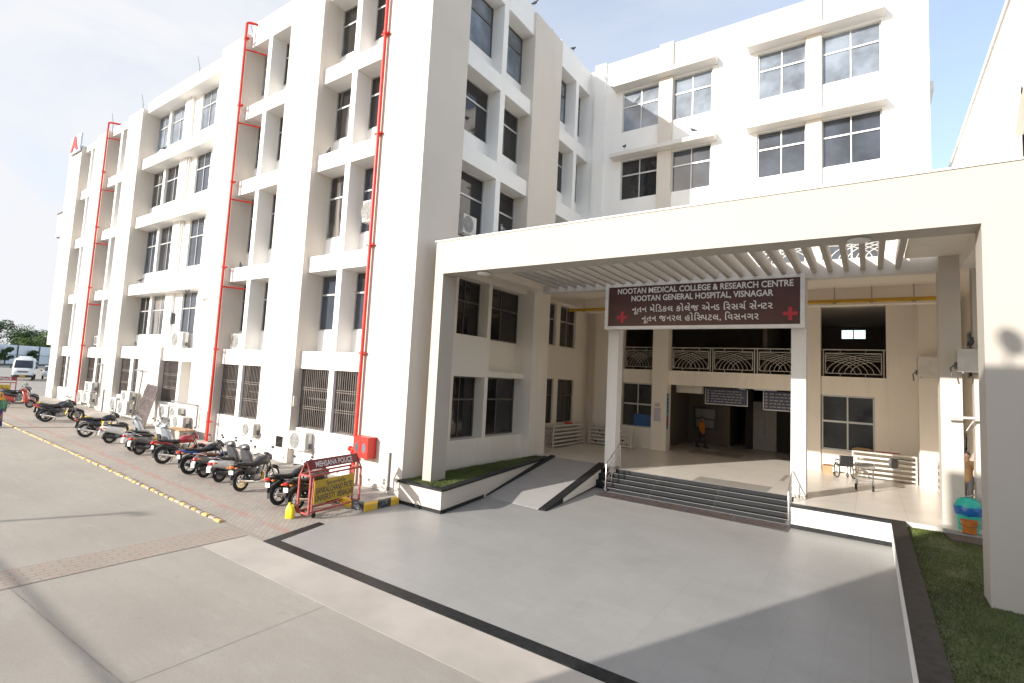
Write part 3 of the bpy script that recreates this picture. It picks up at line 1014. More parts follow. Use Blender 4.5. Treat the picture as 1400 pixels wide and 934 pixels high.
hb(0.20, 0.60, 0.68, 4.84)
hb(0.60, 2.2, 0.68, 8.1)
hb(-11.0, -9.25, 7.98, 8.1); hb(-8.46, -2.30, 7.98, 8.1); hb(-1.75, 0.60, 7.98, 8.1)
part('wall', w, 'porch_paint', hall)
part('column', MB().box(-9.25, -8.46, YB - 0.35, YB + 0.35, 0.68, 8.1), 'porch_paint', hall)
part('column', MB().box(-2.30, -1.75, YB - 0.12, YB + 0.35, 0.68, 8.1), 'porch_paint', hall)
part('pilaster', MB().box(-12.40, -10.95, YB - 0.62, YB - 0.001, 0.68, 8.1), 'porch_paint', hall)
part('pillar', MB().box(1.55, 2.2, 26.5, 27.1, 0.68, 8.1), 'porch_paint', hall)
part('pillar', MB().box(1.60, 2.06, 19.5, 20.15, 0.3, 8.2), 'cream_paint', hall)
part('wall', MB().box(2.30, 4.2, 19.5, 19.9, 0.3, 8.2), 'cream_paint', hall)
# rooms behind: floors, ceilings, side and back walls
inn = MB()
inn.box(-13.1, -12.9, YB + 0.35, 46, 0.68, 8.1)
inn.box(3.0, 3.2, YB + 0.35, 46, 0.68, 8.1)
inn.box(-12.9, 3.0, 45.8, 46, 0.68, 4.1)
inn.box(-12.9, -6.9, 34.2, 34.4, 0.68, 4.1)       # left room
inn.box(-2.6, 3.0, 37.5, 37.7, 0.68, 4.1)
inn.box(-1.95, -1.75, YB + 0.35, 37.5, 0.68, 4.1)
inn.box(-9.2, -9.0, YB + 0.35, 34.2, 0.68, 4.1)
inn.box(-6.9, -6.6, 34.0, 36.5, 0.68, 4.1)
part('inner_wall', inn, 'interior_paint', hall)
up = MB()
up.box(-12.9, -1.30, 38.0, 38.2, 4.84, 8.1)
up.box(-0.15, 3.0, 38.0, 38.2, 4.84, 8.1)
up.box(-1.30, -0.15, 38.0, 38.2, 4.84, 7.36)
up.box(-1.30, -0.15, 38.0, 38.2, 7.92, 8.1)
up.box(-4.5, -4.3, 31.2, 38.0, 4.84, 8.1)
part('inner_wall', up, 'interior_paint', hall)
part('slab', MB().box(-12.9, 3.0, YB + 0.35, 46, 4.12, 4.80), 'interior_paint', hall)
part('cross_beam', MB().box(-11.5, 2.3, 24.2, 24.6, 7.46, 8.10), 'porch_paint', hall)
part('lintel', MB().box(-8.46, -7.15, 29.6, 30.0, 3.70, 4.12), 'porch_paint', hall)
part('ceiling', MB().box(-13.1, 3.2, 20.2, 38.9, 8.102, 8.29), 'porch_paint', hall)
fwin = MB()
fwin.box(-1.30, -0.15, 38.02, 38.08, 7.36, 7.40); fwin.box(-0.75, -0.70, 38.02, 38.08, 7.40, 7.92)
part('window', fwin, 'dark_frame', hall)
window(hall, F(YB), -1.73, 0.20, 1.60, 4.02, 0.06, 2, 0.52, 'glass_cool', 'aluminium', 0.07)
lw_ = window(hall, F(YB), -11.0, -9.25, 1.72, 4.10, 0.06, 2, 0.52, 'glass_cool', 'aluminium', 0.07)
part('window_film', MB().box(-10.33, -9.32, YB + 0.052, YB + 0.058, 1.80, 2.42), 'blue_film', lw_)
# lobby furniture of the building itself
part('lift_door', MB().box(-5.36, -4.785, 33.95, 34.0, 0.68, 3.4), 'ac_grey', hall)
part('lift_door', MB().box(-4.765, -4.19, 33.95, 34.0, 0.68, 3.4), 'ac_grey', hall)
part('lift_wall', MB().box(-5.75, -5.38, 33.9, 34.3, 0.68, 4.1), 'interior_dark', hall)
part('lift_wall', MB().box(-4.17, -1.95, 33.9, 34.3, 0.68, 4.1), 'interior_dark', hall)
st = MB()
for k in range(12):
    st.box(-6.55, -5.8, 36.4 + 0.28 * k, 36.7 + 0.28 * k, 0.68, 0.84 + 0.17 * k)
part('inner_stair', st, 'interior_dark', hall)

# ------------------------------------------------------------------ entrance portal with pergola
portal = thing('entrance_portal', 'huge cream concrete portal frame with pergola roof in front of the entrance', 'portal', (-5, 13, 0))
YG, YG2 = 12.6, 13.3
beam = MB().box(-11.30, 4.0, YG, YG2, 7.20, 8.26)
part('beam', beam, 'portal_paint', portal)
part('beam_cap', MB().box(-11.36, 4.0, YG - 0.03, YG2 + 0.03, 8.26, 8.30), 'white_paint', portal)
part('pillar', MB().box(-11.30, -10.95, YG + 0.001, YG2, 0.2, 7.20), 'portal_paint', portal)
part('pillar', MB().box(1.63, 4.0, YG + 0.001, YG2, -0.2, 7.20), 'portal_paint', portal)
part('back_beam', MB().box(-11.4, 1.72, 19.8, 20.2, 7.74, 8.30), 'old_paint', portal)
part('side_beam', MB().box(-11.80, -11.42, YG2, 19.8, 7.82, 8.05), 'porch_paint', portal)
part('slab', MB().box(-12.2, -10.98, YG2, 19.8, 8.052, 8.29), 'porch_paint', portal)
part('slab', MB().box(0.86, 4.0, YG2, 19.49, 8.10, 8.30), 'porch_paint', portal)
part('side_beam', MB().box(2.05, 2.5, YG2, 19.49, 7.7, 8.098), 'porch_paint', portal)
slat_me = MB().box(-0.065, 0.065, 13.302, 19.798, 7.90, 8.27).mesh('slat', 'portal_paint')
for k in range(28):
    x = 0.72 - 0.4235 * k
    o = link('slat', slat_me, portal)
    o.location.x += x
# soffit behind the pergola, between the back beam and the hall
# lit fittings under the beam
fit = MB().lathe([(0.0, 0.02), (0.17, 0.02), (0.2, 0.0), (0.2, -0.03), (0.14, -0.05), (0.0, -0.05)], (0, 0, 0), 18)
ceil_me = fit.mesh('ceiling_lamp', 'white_paint', True)
for i, (x, y) in enumerate(((-9.6, 12.95), (-0.15, 12.95))):
    o = link('ceiling_lamp', ceil_me)
    o.location = (x, y, 7.18)
    tag(o, ('round white ceiling lamp under the left end of the portal beam', 'round white ceiling lamp under the right end of the portal beam')[i], 'lamp', 'lamps under the portal beam')

# columns that carry the sign
for (a, b, lab) in ((-8.42, -8.0, 'square white column left of the steps carrying the sign'), (-2.06, -1.64, 'square white column right of the steps carrying the sign')):
    o = thing('sign_column', lab, 'column', ((a + b) / 2, 20.3, 0.68), group='columns under the hospital sign')
    part('shaft', MB().box(a, b, 20.02, 20.5, 0.76, 7.74), 'white_paint', o)
    part('base', MB().box(a - 0.01, b + 0.01, 20.01, 20.51, 0.68, 0.76), 'cement', o)

# ------------------------------------------------------------------ steps, ramp, planter and low walls
steps = thing('entrance_steps', 'wide flight of dark stone steps between the two sign columns', 'steps', (-5, 19.6, 0))
for k in range(5):
    y0 = 19.05 + 0.28 * k
    part('step', MB().box(-8.0, -1.98, y0, 20.179, 0.136 * k + 0.001 * (k > 0), 0.136 * (k + 1) + (0.004 if k == 4 else 0)), 'step_stone', steps)
    part('nosing', MB().box(-8.0, -1.98, y0 - 0.008, y0 - 0.001, 0.136 * (k + 1) - 0.011, 0.136 * (k + 1) - 0.003), 'ac_grey', steps)

ramp = thing('ramp', 'short tiled wheelchair ramp with black stone edges beside the steps', 'ramp', (-9.5, 18, 0))
part('surface', MB().prism([(-10.33, 14.75), (-8.2, 14.6), (-8.95, 20.75), (-11.0, 20.75)], -0.05, [0.006, 0.006, 0.68, 0.68]), 'ramp_tiles', ramp)
part('edge', MB().prism([(-8.2, 14.52), (-7.96, 14.56), (-8.62, 20.74), (-8.95, 20.74)], -0.04, [0.03, 0.03, 0.74, 0.74]), 'black_granite', ramp)
part('side_wall', MB().prism([(-8.14, 16.0), (-8.09, 16.0), (-8.50, 20.0), (-8.58, 20.0)], [0.02, 0.02, 0.10, 0.10], [0.145, 0.145, 0.60, 0.60]), 'porch_paint', ramp)
part('edge', MB().prism([(-10.43, 14.6), (-10.31, 14.6), (-10.98, 20.74), (-11.2, 20.74)], -0.04, [0.05, 0.05, 0.745, 0.745]), 'black_granite', ramp)
part('side_step', MB().box(-8.6, -8.002, 19.3, 20.17, 0.0, 0.30).box(-8.6, -8.002, 19.6, 20.169, 0.30, 0.5).box(-8.6, -8.43, 19.9, 20.75, 0.5, 0.66), 'black_granite', ramp)

planter = thing('planter', 'low white planter wall with black coping around a strip of grass', 'planter', (-10.5, 13, 0))
pw = MB()
pw.prism([(-11.68, 11.92), (-9.92, 11.92), (-9.92, 12.1), (-11.68, 12.1)], 0.0, 0.625)
pw.prism([(-10.10, 12.1), (-9.92, 12.1), (-11.22, 20.55), (-11.42, 20.55)], 0.0, 0.625)
part('wall', pw, 'cream_paint', planter)
pk = MB()
pk.prism([(-11.68, 11.9), (-9.9, 11.9), (-9.9, 11.918), (-11.68, 11.918)], 0.0, 0.10)
pk.prism([(-9.95, 11.918), (-9.898, 11.918), (-9.898, 12.1), (-10.272, 14.55), (-10.32, 14.55), (-9.95, 12.1)], 0.0, 0.10)
part('skirting', pk, 'black_granite', planter)
pc = MB()
pc.prism([(-11.69, 11.88), (-9.88, 11.88), (-9.88, 12.14), (-11.69, 12.14)], 0.626, 0.685)
pc.prism([(-10.14, 12.14), (-9.88, 12.14), (-11.18, 20.58), (-11.46, 20.58)], 0.626, 0.685)
part('coping', pc, 'black_granite', planter)
part('soil', MB().prism([(-11.85, 12.1), (-10.1, 12.1), (-11.42, 20.55), (-11.85, 20.55)], 0.2, [0.63, 0.63, 0.66, 0.66]), 'grass_base', planter)

side = thing('low_wall', 'low white wall with black coping right of the steps running along the forecourt', 'wall', (0.5, 14, 0))
part('wall', MB().box(-1.9, 0.48, 18.62, 18.80, 0, 0.62), 'white_paint', side)
part('skirting', MB().box(-1.9, 0.478, 18.60, 18.618, 0, 0.12), 'black_granite', side)
part('coping', MB().box(-1.92, 0.459, 18.57, 18.86, 0.622, 0.684), 'black_granite', side)
part('wall', MB().prism([(0.48, 2.0), (0.62, 2.0), (0.62, 18.86), (0.48, 18.86)], 0, 0.622), 'white_paint', side)
part('coping', MB().prism([(0.46, 2.0), (0.80, 2.0), (0.78, 18.88), (0.46, 18.88)], 0.623, 0.685), 'brown_granite', side)
part('wall', MB().box(0.62, 0.76, 2.0, 18.85, -0.1, 0.6), 'porch_paint', side)

lawn = MB()
lawn.prism([(0.77, 2.0), (4.0, 2.0), (4.0, 18.88), (0.77, 18.6)], -0.2, 0.60)
o = structure('lawn', lawn, 'grass_base')

def grass(name, poly, zf, n, hmin, hmax, seed):
    rnd = random.Random(seed)
    xs_ = [p[0] for p in poly]; ys_ = [p[1] for p in poly]
    def inside(x, y):
        c = False
        j = len(poly) - 1
        for i in range(len(poly)):
            xi, yi = poly[i]; xj, yj = poly[j]
            if (yi > y) != (yj > y) and x < (xj - xi) * (y - yi) / (yj - yi) + xi:
                c = not c
            j = i
        return c
    vs, fs = [], []
    k = 0
    while k < n:
        x, y = rnd.uniform(min(xs_), max(xs_)), rnd.uniform(min(ys_), max(ys_))
        if not inside(x, y):
            continue
        if noise.noise((x * 1.1, y * 1.1, seed)) < -0.42 and rnd.random() < 0.6:
            k += 1
            continue
        a = rnd.uniform(0, 6.283)
        h = rnd.uniform(hmin, hmax) * (0.8 + 0.5 * noise.noise((x * 2, y * 2, 3)))
        w = rnd.uniform(0.004, 0.008)
        lx, ly = rnd.uniform(-.5, .5) * h, rnd.uniform(-.5, .5) * h
        z = zf
        b = len(vs)
        vs += [(x - w * math.cos(a), y - w * math.sin(a), z), (x + w * math.cos(a), y + w * math.sin(a), z), (x + lx, y + ly, z + h)]
        fs.append((b, b + 1, b + 2))
        k += 1
    me = bpy.data.meshes.new(name)
    me.from_pydata(vs, [], fs)
    me.materials.append(MATS['grass_blade'])
    o = link(name, me)
    o['kind'] = 'stuff'
    return tag(o, {'planter_grass': 'short patchy grass growing inside the white planter', 'lawn_grass': 'short green lawn grass between the low wall and the portal pillar'}[name], 'grass')
grass('planter_grass', [(-11.84, 12.15), (-10.15, 12.15), (-11.45, 20.5), (-11.84, 20.5)], 0.645, 26000, 0.03, 0.07, 3)
grass('lawn_grass', [(0.80, 5.5), (3.2, 5.5), (3.2, 18.85), (0.80, 18.6)], 0.60, 70000, 0.02, 0.045, 5)

# ------------------------------------------------------------------ building on the right, beyond the portal
rb = thing('side_building', 'tall pale building with pointed arch window seen over the right end of the portal', 'building', (9, 30, 0))
RX = 2.62
RT = 13.1
bw = MB()
ya, yb, yc = 14.05, 14.6, 15.15
bw.box(RX, 16, 13.42, ya, 8.305, RT)
bw.box(RX, 16, yc, 27.5, 8.305, RT)
bw.box(RX + 0.45, 16, ya, yc, 8.305, RT)
bw.box(RX, RX + 0.45, ya, yc, 8.305, 8.6)
bw.add([(RX, ya, 9.75), (RX, yb, 10.35), (RX, yc, 9.75), (RX, yc, RT), (RX, ya, RT)], [(0, 1, 4), (1, 2, 3), (1, 3, 4)])
part('wall', bw, 'white_paint', rb)
part('lower_wall', MB().box(3.0, 16, 19.91, 42, 0.3, 8.30), 'porch_paint', rb)
part('parapet', MB().box(RX - 0.04, RX + 0.3, 13.42, 27.5, RT, RT + 0.15), 'white_paint', rb)
part('window_surround', MB().bar((RX - 0.03, yc + 0.06, 9.7), (RX - 0.03, yb - 0.04, 10.45), 0.1, 0.14).bar((RX - 0.03, ya - 0.06, 9.7), (RX - 0.03, yb + 0.04, 10.45), 0.1, 0.14).box(RX - 0.05, RX + 0.06, yc, yc + 0.1, 8.6, 9.72).box(RX - 0.05, RX + 0.06, ya - 0.1, ya, 8.6, 9.72), 'cream_paint', rb)
window(rb, FR(RX + 0.6), ya, yc, 8.6, 10.34, 0.16, 2, 0.5, 'glass_blue', 'aluminium')
for (y0, y1, z0, z1) in ((27.0, 28.2, 1.2, 2.8), (25.2, 26.6, 4.9, 6.6), (21.5, 22.4, 4.9, 6.6)):
    window(rb, lambda u0, u1, d0, d1, za, zb: (3.0 + d0, 3.0 + d1, u0, u1, za, zb), y0, y1, z0, z1, -0.05, 1, 0.6, 'glass_dark', 'aluminium')

# block opposite, behind the viewpoint: it shades the right half of the forecourt
opp = thing('opposite_block', 'plain cream block across the road that shades the forecourt', 'building', (8, -13, 0))
part('wall', MB().box(-8.75, 26, -20, -6.0, -0.3, 11.0), 'cream_paint', opp)
part('parapet', MB().box(-8.76, 26.01, -20.01, -5.99, 11.0, 11.55), 'white_paint', opp)
dish = thing('satellite_dish', 'satellite dish on the roof edge of the block opposite', 'dish', (-5.95, -6.6, 11.55))
part('reflector', MB().lathe([(0.02, 0.0), (0.14, 0.02), (0.23, 0.06), (0.24, 0.065), (0.225, 0.062), (0.14, 0.03), (0.02, 0.012)], (0, 0, 0), 24), 'ac_grey', dish, world=False, smooth=True).rotation_euler = (R(60), 0, R(30))
dish.children[0].location = (0, 0, 0.62)
part('stand', MB().tube([(0, 0, 0), (0, 0, 0.65)], 0.03, 8), 'ac_grey', dish, world=False)
for k in range(6):
    for (z0, z1) in ((1.2, 3.0), (4.8, 6.6), (8.2, 10.0)):
        a = -6.5 + 5.2 * k
        window(opp, lambda u0, u1, d0, d1, z0, z1: (u0, u1, -6.02 - d1 + 0.06, -6.02 - d0 + 0.06, z0, z1), a, a + 2.0, z0, z1, 0.0, 2, 0.6, 'glass_dark')
# ------------------------------------------------------------------ writing
def glyph(s, size=1.0, ext=0.0, fat=0.0, clip=None):
    """mesh data (verts, faces) of a short text in the built-in font, optionally cut off at x > clip"""
    c = bpy.data.curves.new('text', 'FONT')
    c.body = s
    c.size = size
    c.offset = fat
    c.resolution_u = 3
    o = bpy.data.objects.new('text', c)
    col.objects.link(o)
    dg = bpy.context.evaluated_depsgraph_get()
    dg.update()
    me = bpy.data.meshes.new_from_object(o.evaluated_get(dg))
    bpy.data.objects.remove(o)
    bpy.data.curves.remove(c)
    if clip is not None:
        bm = bmesh.new()
        bm.from_mesh(me)
        bmesh.ops.bisect_plane(bm, geom=bm.verts[:] + bm.edges[:] + bm.faces[:], plane_co=(clip, 0, 0), plane_no=(1, 0, 0), clear_outer=True)
        bm.to_mesh(me)
        bm.free()
    vs = [(v.co.x, v.co.y) for v in me.vertices]
    fs = [tuple(p.vertices) for p in me.polygons]
    bpy.data.meshes.remove(me)
    return vs, fs

class Writing:
    def __init__(s):
        s.v, s.f = [], []
    def put(s, g, x, y, k=1.0):
        o = len(s.v)
        s.v += [(x + a * k, y + b * k) for a, b in g[0]]
        s.f += [tuple(i + o for i in f) for f in g[1]]
    def width(s):
        xs = [p[0] for p in s.v]
        return min(xs), max(xs)

def latin(text, fat=0.02, space=1.0):
    w = Writing()
    w.put(glyph(text, 1.0, fat=fat), 0, 0)
    return w

GJ = {'*': None}
def gujarati(tokens, fat=0.012):
    """tokens: plain letters are set one after the other; ('half', letter) drops its stem; ('reph',) sets a hook above"""
    w = Writing()
    x = 0.0
    adv = {'િ': 0.36}
    for tkn in tokens:
        if tkn == ' ':
            x += 0.30
            continue
        if isinstance(tkn, tuple):
            if tkn[0] == 'half':
                cut = {'ન': 0.455, 'સ': 0.60}[tkn[1]]
                g = glyph(tkn[1], 1.0, fat=fat, clip=cut)
                w.put(g, x, 0)
                x += cut + 0.0
            elif tkn[0] == 'reph':
                pts = []
                for k in range(9):
                    a = math.pi * (0.15 + 1.25 * k / 8)
                    pts.append((x - 0.13 + 0.10 * math.cos(a), 0.76 + 0.10 * math.sin(a)))
                for k in range(8):
                    (x0, y0), (x1, y1) = pts[k], pts[k + 1]
                    d = math.hypot(x1 - x0, y1 - y0)
                    nx, ny = -(y1 - y0) / d * 0.04, (x1 - x0) / d * 0.04
                    w.put(([(x0 - nx, y0 - ny), (x1 - nx, y1 - ny), (x1 + nx, y1 + ny), (x0 + nx, y0 + ny)], [(0, 1, 2, 3)]), 0, 0)
            continue
        g = glyph(tkn, 1.0, fat=fat)
        xs = [p[0] for p in g[0]]
        w.put(g, x, 0)
        if tkn in 'ેૂ':            # marks ride on the letter before
            continue
        if tkn == 'ો':
            x += 0.345
        elif tkn == 'િ':
            x += 0.33
        else:
            x += max(xs) + 0.06
    return w

def write_on(w, name, mat, parent, x0, x1, zbase, height_k, y, depth=0.012, gap=0.17):
    """lay writing out on a wall facing -y between x0 and x1, baseline zbase; every word is a part of its own"""
    a, b = w.width()
    kx = (x1 - x0) / (b - a)
    spans = sorted((min(w.v[i][0] for i in f), max(w.v[i][0] for i in f), f) for f in w.f)
    groups, right = [], -1e9
    for lo, hi, f in spans:
        if lo > right + gap:
            groups.append([])
        groups[-1].append(f)
        right = max(right, hi)
    for g in groups:
        ids = sorted({i for f in g for i in f})
        ix = {i: k for k, i in enumerate(ids)}
        mb = MB()
        mb.add([(x0 + (w.v[i][0] - a) * kx, y, zbase + w.v[i][1] * height_k) for i in ids], [tuple(ix[i] for i in f) for f in g])
        o = link(name, mb.mesh(name, mat), parent)
        so = o.modifiers.new('solid', 'SOLIDIFY')
        so.thickness = depth
        so.offset = 0

sign = thing('hospital_sign', 'large maroon hospital name board with white lettering and two red crosses over the steps', 'sign', (-5.03, 19.75, 6.11))
part('panel', MB().box(-8.30, -1.77, 19.66, 19.78, 6.23, 7.77), 'sign_maroon', sign)
fr_ = MB()
fr_.box(-8.43, -1.64, 19.60, 19.79, 6.11, 6.23); fr_.box(-8.43, -1.64, 19.60, 19.79, 7.77, 7.88)
fr_.box(-8.43, -8.30, 19.601, 19.789, 6.23, 7.77); fr_.box(-1.77, -1.64, 19.601, 19.789, 6.23, 7.77)
part('frame', fr_, 'sign_white', sign)
YS = 19.645
write_on(latin('NOOTAN MEDICAL COLLEGE & RESEARCH CENTRE', 0.02), 'lettering', 'sign_white', sign, -7.94, -1.96, 7.495, 0.30, YS)
write_on(latin('NOOTAN GENERAL HOSPITAL, VISNAGAR', 0.02), 'lettering', 'sign_white', sign, -7.38, -2.54, 7.195, 0.30, YS)
write_on(gujarati(['ન', 'ૂ', 'ત', 'ન', ' ', 'મ', 'ે', 'િ', 'ડ', 'ક', 'લ', ' ', 'ક', 'ો', 'લ', 'ે', 'જ', ' ', 'એ', ('half', 'ન'), 'ડ', ' ', 'િ', 'ર', 'સ', 'ચ', ('reph',), ' ', 'સ', 'ે', ('half', 'ન'), 'ટ', 'ર'], 0.012),
         'lettering', 'sign_white', sign, -7.34, -2.56, 6.765, 0.32, YS)
write_on(gujarati(['ન', 'ૂ', 'ત', 'ન', ' ', 'જ', 'ન', 'ર', 'લ', ' ', 'હ', 'ો', 'િ', ('half', 'સ'), 'પ', 'ટ', 'લ', ',', ' ', 'િ', 'વ', 'સ', 'ન', 'ગ', 'ર'], 0.012),
         'lettering', 'sign_white', sign, -6.95, -2.97, 6.41, 0.32, YS)
for cx_ in (-7.73, -2.05):
    c = MB()
    c.box(cx_ - 0.06, cx_ + 0.06, 19.63, 19.66, 6.36, 6.80)
    c.box(cx_ - 0.21, cx_ - 0.06, 19.631, 19.66, 6.52, 6.64)
    c.box(cx_ + 0.06, cx_ + 0.21, 19.631, 19.66, 6.52, 6.64)
    part('red_cross', c, 'cross_red', sign)

# ------------------------------------------------------------------ fire risers on the front
def riser(px, zb, zt, branches, label, hook=True):
    t = thing('fire_riser', label, 'pipe', (px, 12.0, zb), group='red fire pipes on the block')
    y = 11.97
    mb = MB().tube([(px, y, zb), (px, y, zt)], 0.064, 12)
    if hook:
        mb.tube([(px, y, zt), (px + 0.03, y + 0.03, zt + 0.06), (px + 0.1, y + 0.12, zt + 0.08), (px + 0.7, y + 1.1, zt + 0.08)], 0.06, 10)
    part('pipe', mb, 'red_paint', t, smooth=True)
    for z in branches:
        part('branch', MB().tube([(px, y, z), (px + 0.55, y + 1.0, z)], 0.038, 8), 'red_paint', t, smooth=True)
    for z in (zb + 0.9, 4.55, 8.3, 12.3, 16.0, 19.3):
        if z < zt and z > zb + 0.3:
            part('clamp', MB().box(px - 0.2, px + 0.15, y - 0.012, y + 0.14, z - 0.022, z + 0.022).tube([(px, y, z - 0.05), (px, y, z + 0.05)], 0.09, 12), 'red_paint', t)
    return t
riser(-13.82, 0.15, 20.6, [], 'red fire pipe rising from the hose box at the near end of the block', False)
riser(-23.62, 0.42, 20.0, [SOFF[k] - 0.28 for k in (1, 2, 3, 4)], 'red fire pipe hooked over the roof in the middle of the block')
riser(-40.45, 0.75, 19.3, [SOFF[k] * 0.978 - 0.28 for k in (1, 2, 3, 4)], 'red fire pipe hooked over the roof near the far end of the block')

hb_ = thing('fire_hose_box', 'red fire hose cabinet with two oval windows on the wall behind the barricade', 'hose box', (-13.2, 12.0, 1.15))
part('cabinet', MB().box(-13.62, -12.92, 11.72, 12.098, 1.15, 1.80), 'red_paint', hb_, bevel=0.012)
part('top', MB().box(-13.64, -12.90, 11.69, 12.097, 1.803, 1.825), 'red_paint', hb_)
for cx_ in (-13.45, -13.10):
    v = [(cx_ + 0.085 * math.cos(a), 11.714, 1.48 + 0.16 * math.sin(a)) for a in [2 * math.pi * k / 20 for k in range(20)]]
    part('door_window', MB().add(v, [tuple(range(20))]), 'glass_pale', hb_)
part('door_gap', MB().box(-13.282, -13.274, 11.715, 11.719, 1.17, 1.78), 'maroon_paint', hb_)
part('valve', MB().tube([(-13.66, 11.85, 1.36), (-13.85, 11.85, 1.36)], 0.06, 10).tube([(-13.86, 11.85, 1.36), (-13.95, 11.85, 1.36)], 0.09, 10).tube([(-13.78, 11.85, 1.36), (-13.78, 11.78, 1.22)], 0.05, 8), 'red_paint', hb_, smooth=True)
part('hose_coupling', MB().tube([(-13.7, 11.8, 0.62), (-13.7, 11.75, 0.3)], 0.07, 8).lathe([(0.1, 0), (0.1, 0.12), (0.06, 0.16)], (-13.7, 11.75, 0.2), 12), 'ac_dark', hb_)

# ------------------------------------------------------------------ air conditioners
def ac_unit(label, x, y, z, w=0.85, h=0.58, rz=0.0, name='air_conditioner', bracket=True):
    """outdoor unit; local -y is the fan side, origin at the middle of its underside"""
    d = 0.30
    t = thing(name, label, 'air conditioner', (x, y, z), rz, 'outdoor air conditioner units')
    part('casing', MB().box(-w / 2, w / 2, -d / 2, d / 2, 0, h), 'ac_white', t, world=False, bevel=0.015)
    g = MB()
    c = (-w * 0.14, -d / 2 - 0.012, h / 2)
    for k in range(1, 6):
        g.torus(c, h * 0.44 * k / 5, 0.006, 'y', 24, 4)
    for k in range(8):
        a = math.pi * k / 4
        g.bar(c, (c[0] + h * 0.44 * math.cos(a), c[1], c[2] + h * 0.44 * math.sin(a)), 0.01)
    part('fan_guard', g, 'ac_guard', t, world=False)
    f = [(c[0] + h * 0.43 * math.cos(2 * math.pi * k / 24), -d / 2 - 0.003, c[2] + h * 0.43 * math.sin(2 * math.pi * k / 24)) for k in range(24)]
    part('fan_opening', MB().add(f, [tuple(range(24))]), 'ac_fan', t, world=False)
    part('side_louvre', MB().box(w / 2 + 0.002, w / 2 + 0.008, -d / 2 + 0.03, -0.01, 0.05, h - 0.06), 'ac_grey', t, world=False)
    part('pipe_cover', MB().box(w / 2 + 0.001, w / 2 + 0.06, 0.02, 0.12, 0.08, 0.26).tube([(w / 2 + 0.04, 0.07, 0.2), (w / 2 + 0.14, 0.10, 0.1), (w / 2 + 0.12, 0.16, -0.15)], 0.02, 6), 'ac_dark', t, world=False)
    if bracket:
        for s_ in (-1, 1):
            part('bracket', MB().box(w * .36 * s_, w * .4 * s_, -d / 2, d / 2 + 0.02, -0.04, 0), 'ac_grey', t, world=False)
    return t
ac_unit('air conditioner on the wall left of the hose box, above the two nearest black motorbikes', -17.1, 12.16, 0.90, 1.0, 0.66)
ac_unit('small air conditioner unit low on the wall under the middle grilled windows', -20.2, 12.0 - 0.02, 1.08, 0.85, 0.52)
ac_unit('air conditioner unit standing on the first floor ledge beside the middle red pipe', -23.0, 12.72, 4.60, 0.95, 0.7)
ac_unit('lower of the two stacked units beside the far red pipe', -37.9, 11.85, 1.10, 1.2, 0.64)
ac_unit('upper of the two stacked units beside the far red pipe', -37.75, 11.85, 1.80, 1.15, 0.56)
ac_unit('tall unit left of the two stacked units beside the far red pipe', -39.0, 11.85, 0.95, 0.75, 0.82)
ac_unit('lower unit with pipes left of the leaning iron gate', -32.5, 11.85, 0.92, 1.3, 0.66)
ac_unit('upper unit left of the leaning iron gate', -32.2, 11.85, 1.62, 1.1, 0.52)
ac_unit('tall unit left of the pair beside the leaning iron gate', -33.7, 11.85, 0.95, 0.75, 0.74)
ac_unit('unit just right of the leaning iron gate', -28.2, 12.15, 1.13, 0.95, 0.58)
ac_unit('middle unit of the three right of the leaning iron gate', -27.1, 12.15, 1.12, 0.85, 0.56)
ac_unit('lowest unit of the three right of the leaning iron gate', -26.0, 11.85, 0.80, 1.15, 0.56)
ac_unit('unit on the first floor ledge of the wide three window bay', -28.9, 12.72, 4.62, 1.3, 0.8)
ac_unit('small unit on the first floor ledge beside the far red pipe', -40.0, 12.72, 4.62, 0.85, 0.6)
ac_unit('unit on the first floor ledge at the far end of the block', -45.0, 12.72, 4.62, 0.7, 0.8)
ac_unit('unit set in the second floor window beside the near red pipe', -14.75, 12.8, 9.45, 0.8, 0.8)
ac_unit('unit set in the upper window next to the big corner pillar above the portal', -12.22, 15.25, 9.28, 0.8, 0.72, R(90))
t_ = ac_unit('unit on a bracket beside the tall pillar behind the right end of the portal', 2.35, 19.2, 4.82, 0.85, 0.62, R(180))
t_ = ac_unit('unit on a bracket between the two pillars at the back of the porch', 1.95, 26.25, 4.88, 0.9, 0.8, R(180))

box = thing('outdoor_box', 'low grey metal box standing on the apron behind the red motorbike', 'box', (-25, 11.4, 0.47))
part('case', MB().box(-25.7, -24.3, 11.1, 11.7, 0.47, 0.86), 'cement', box, bevel=0.02)
part('lid', MB().box(-25.75, -24.25, 11.05, 11.75, 0.862, 0.90), 'carton', box)

def wall_pipe(pts, label, r=0.035, mat='pipe_grey', name='conduit', grp='thin grey conduits on the wall'):
    return single(name, MB().tube(pts, r, 8), mat, label, 'pipe', grp, smooth=True)
wall_pipe([(-12.25, 12.06, 0.25), (-12.25, 12.06, 1.42)], 'short grey conduit standing right of the red hose box')
wall_pipe([(-23.95, 12.06, 0.4), (-23.95, 12.06, 1.75)], 'short grey conduit just left of the middle red pipe')
wall_pipe([(-27.6, 12.1, 1.95), (-24.9, 12.0, 1.95), (-24.75, 12.0, 1.85), (-24.75, 12.0, 0.95)], 'bent conduit over the three units right of the iron gate')
wall_pipe([(-32.1, 12.04, 3.3), (-31.2, 12.04, 3.3), (-31.15, 12.04, 3.2), (-31.5, 12.04, 1.2)], 'bent conduit over the units left of the iron gate')
wall_pipe([(-37.6, 12.04, 3.45), (-36.9, 12.04, 3.45), (-36.85, 12.04, 3.3), (-36.9, 12.04, 1.5)], 'bent conduit over the stacked units beside the far red pipe')
wall_pipe([(-36.3, 12.06, 0.55), (-36.3, 12.06, 2.0)], 'short conduit on the pillar right of the far red pipe')
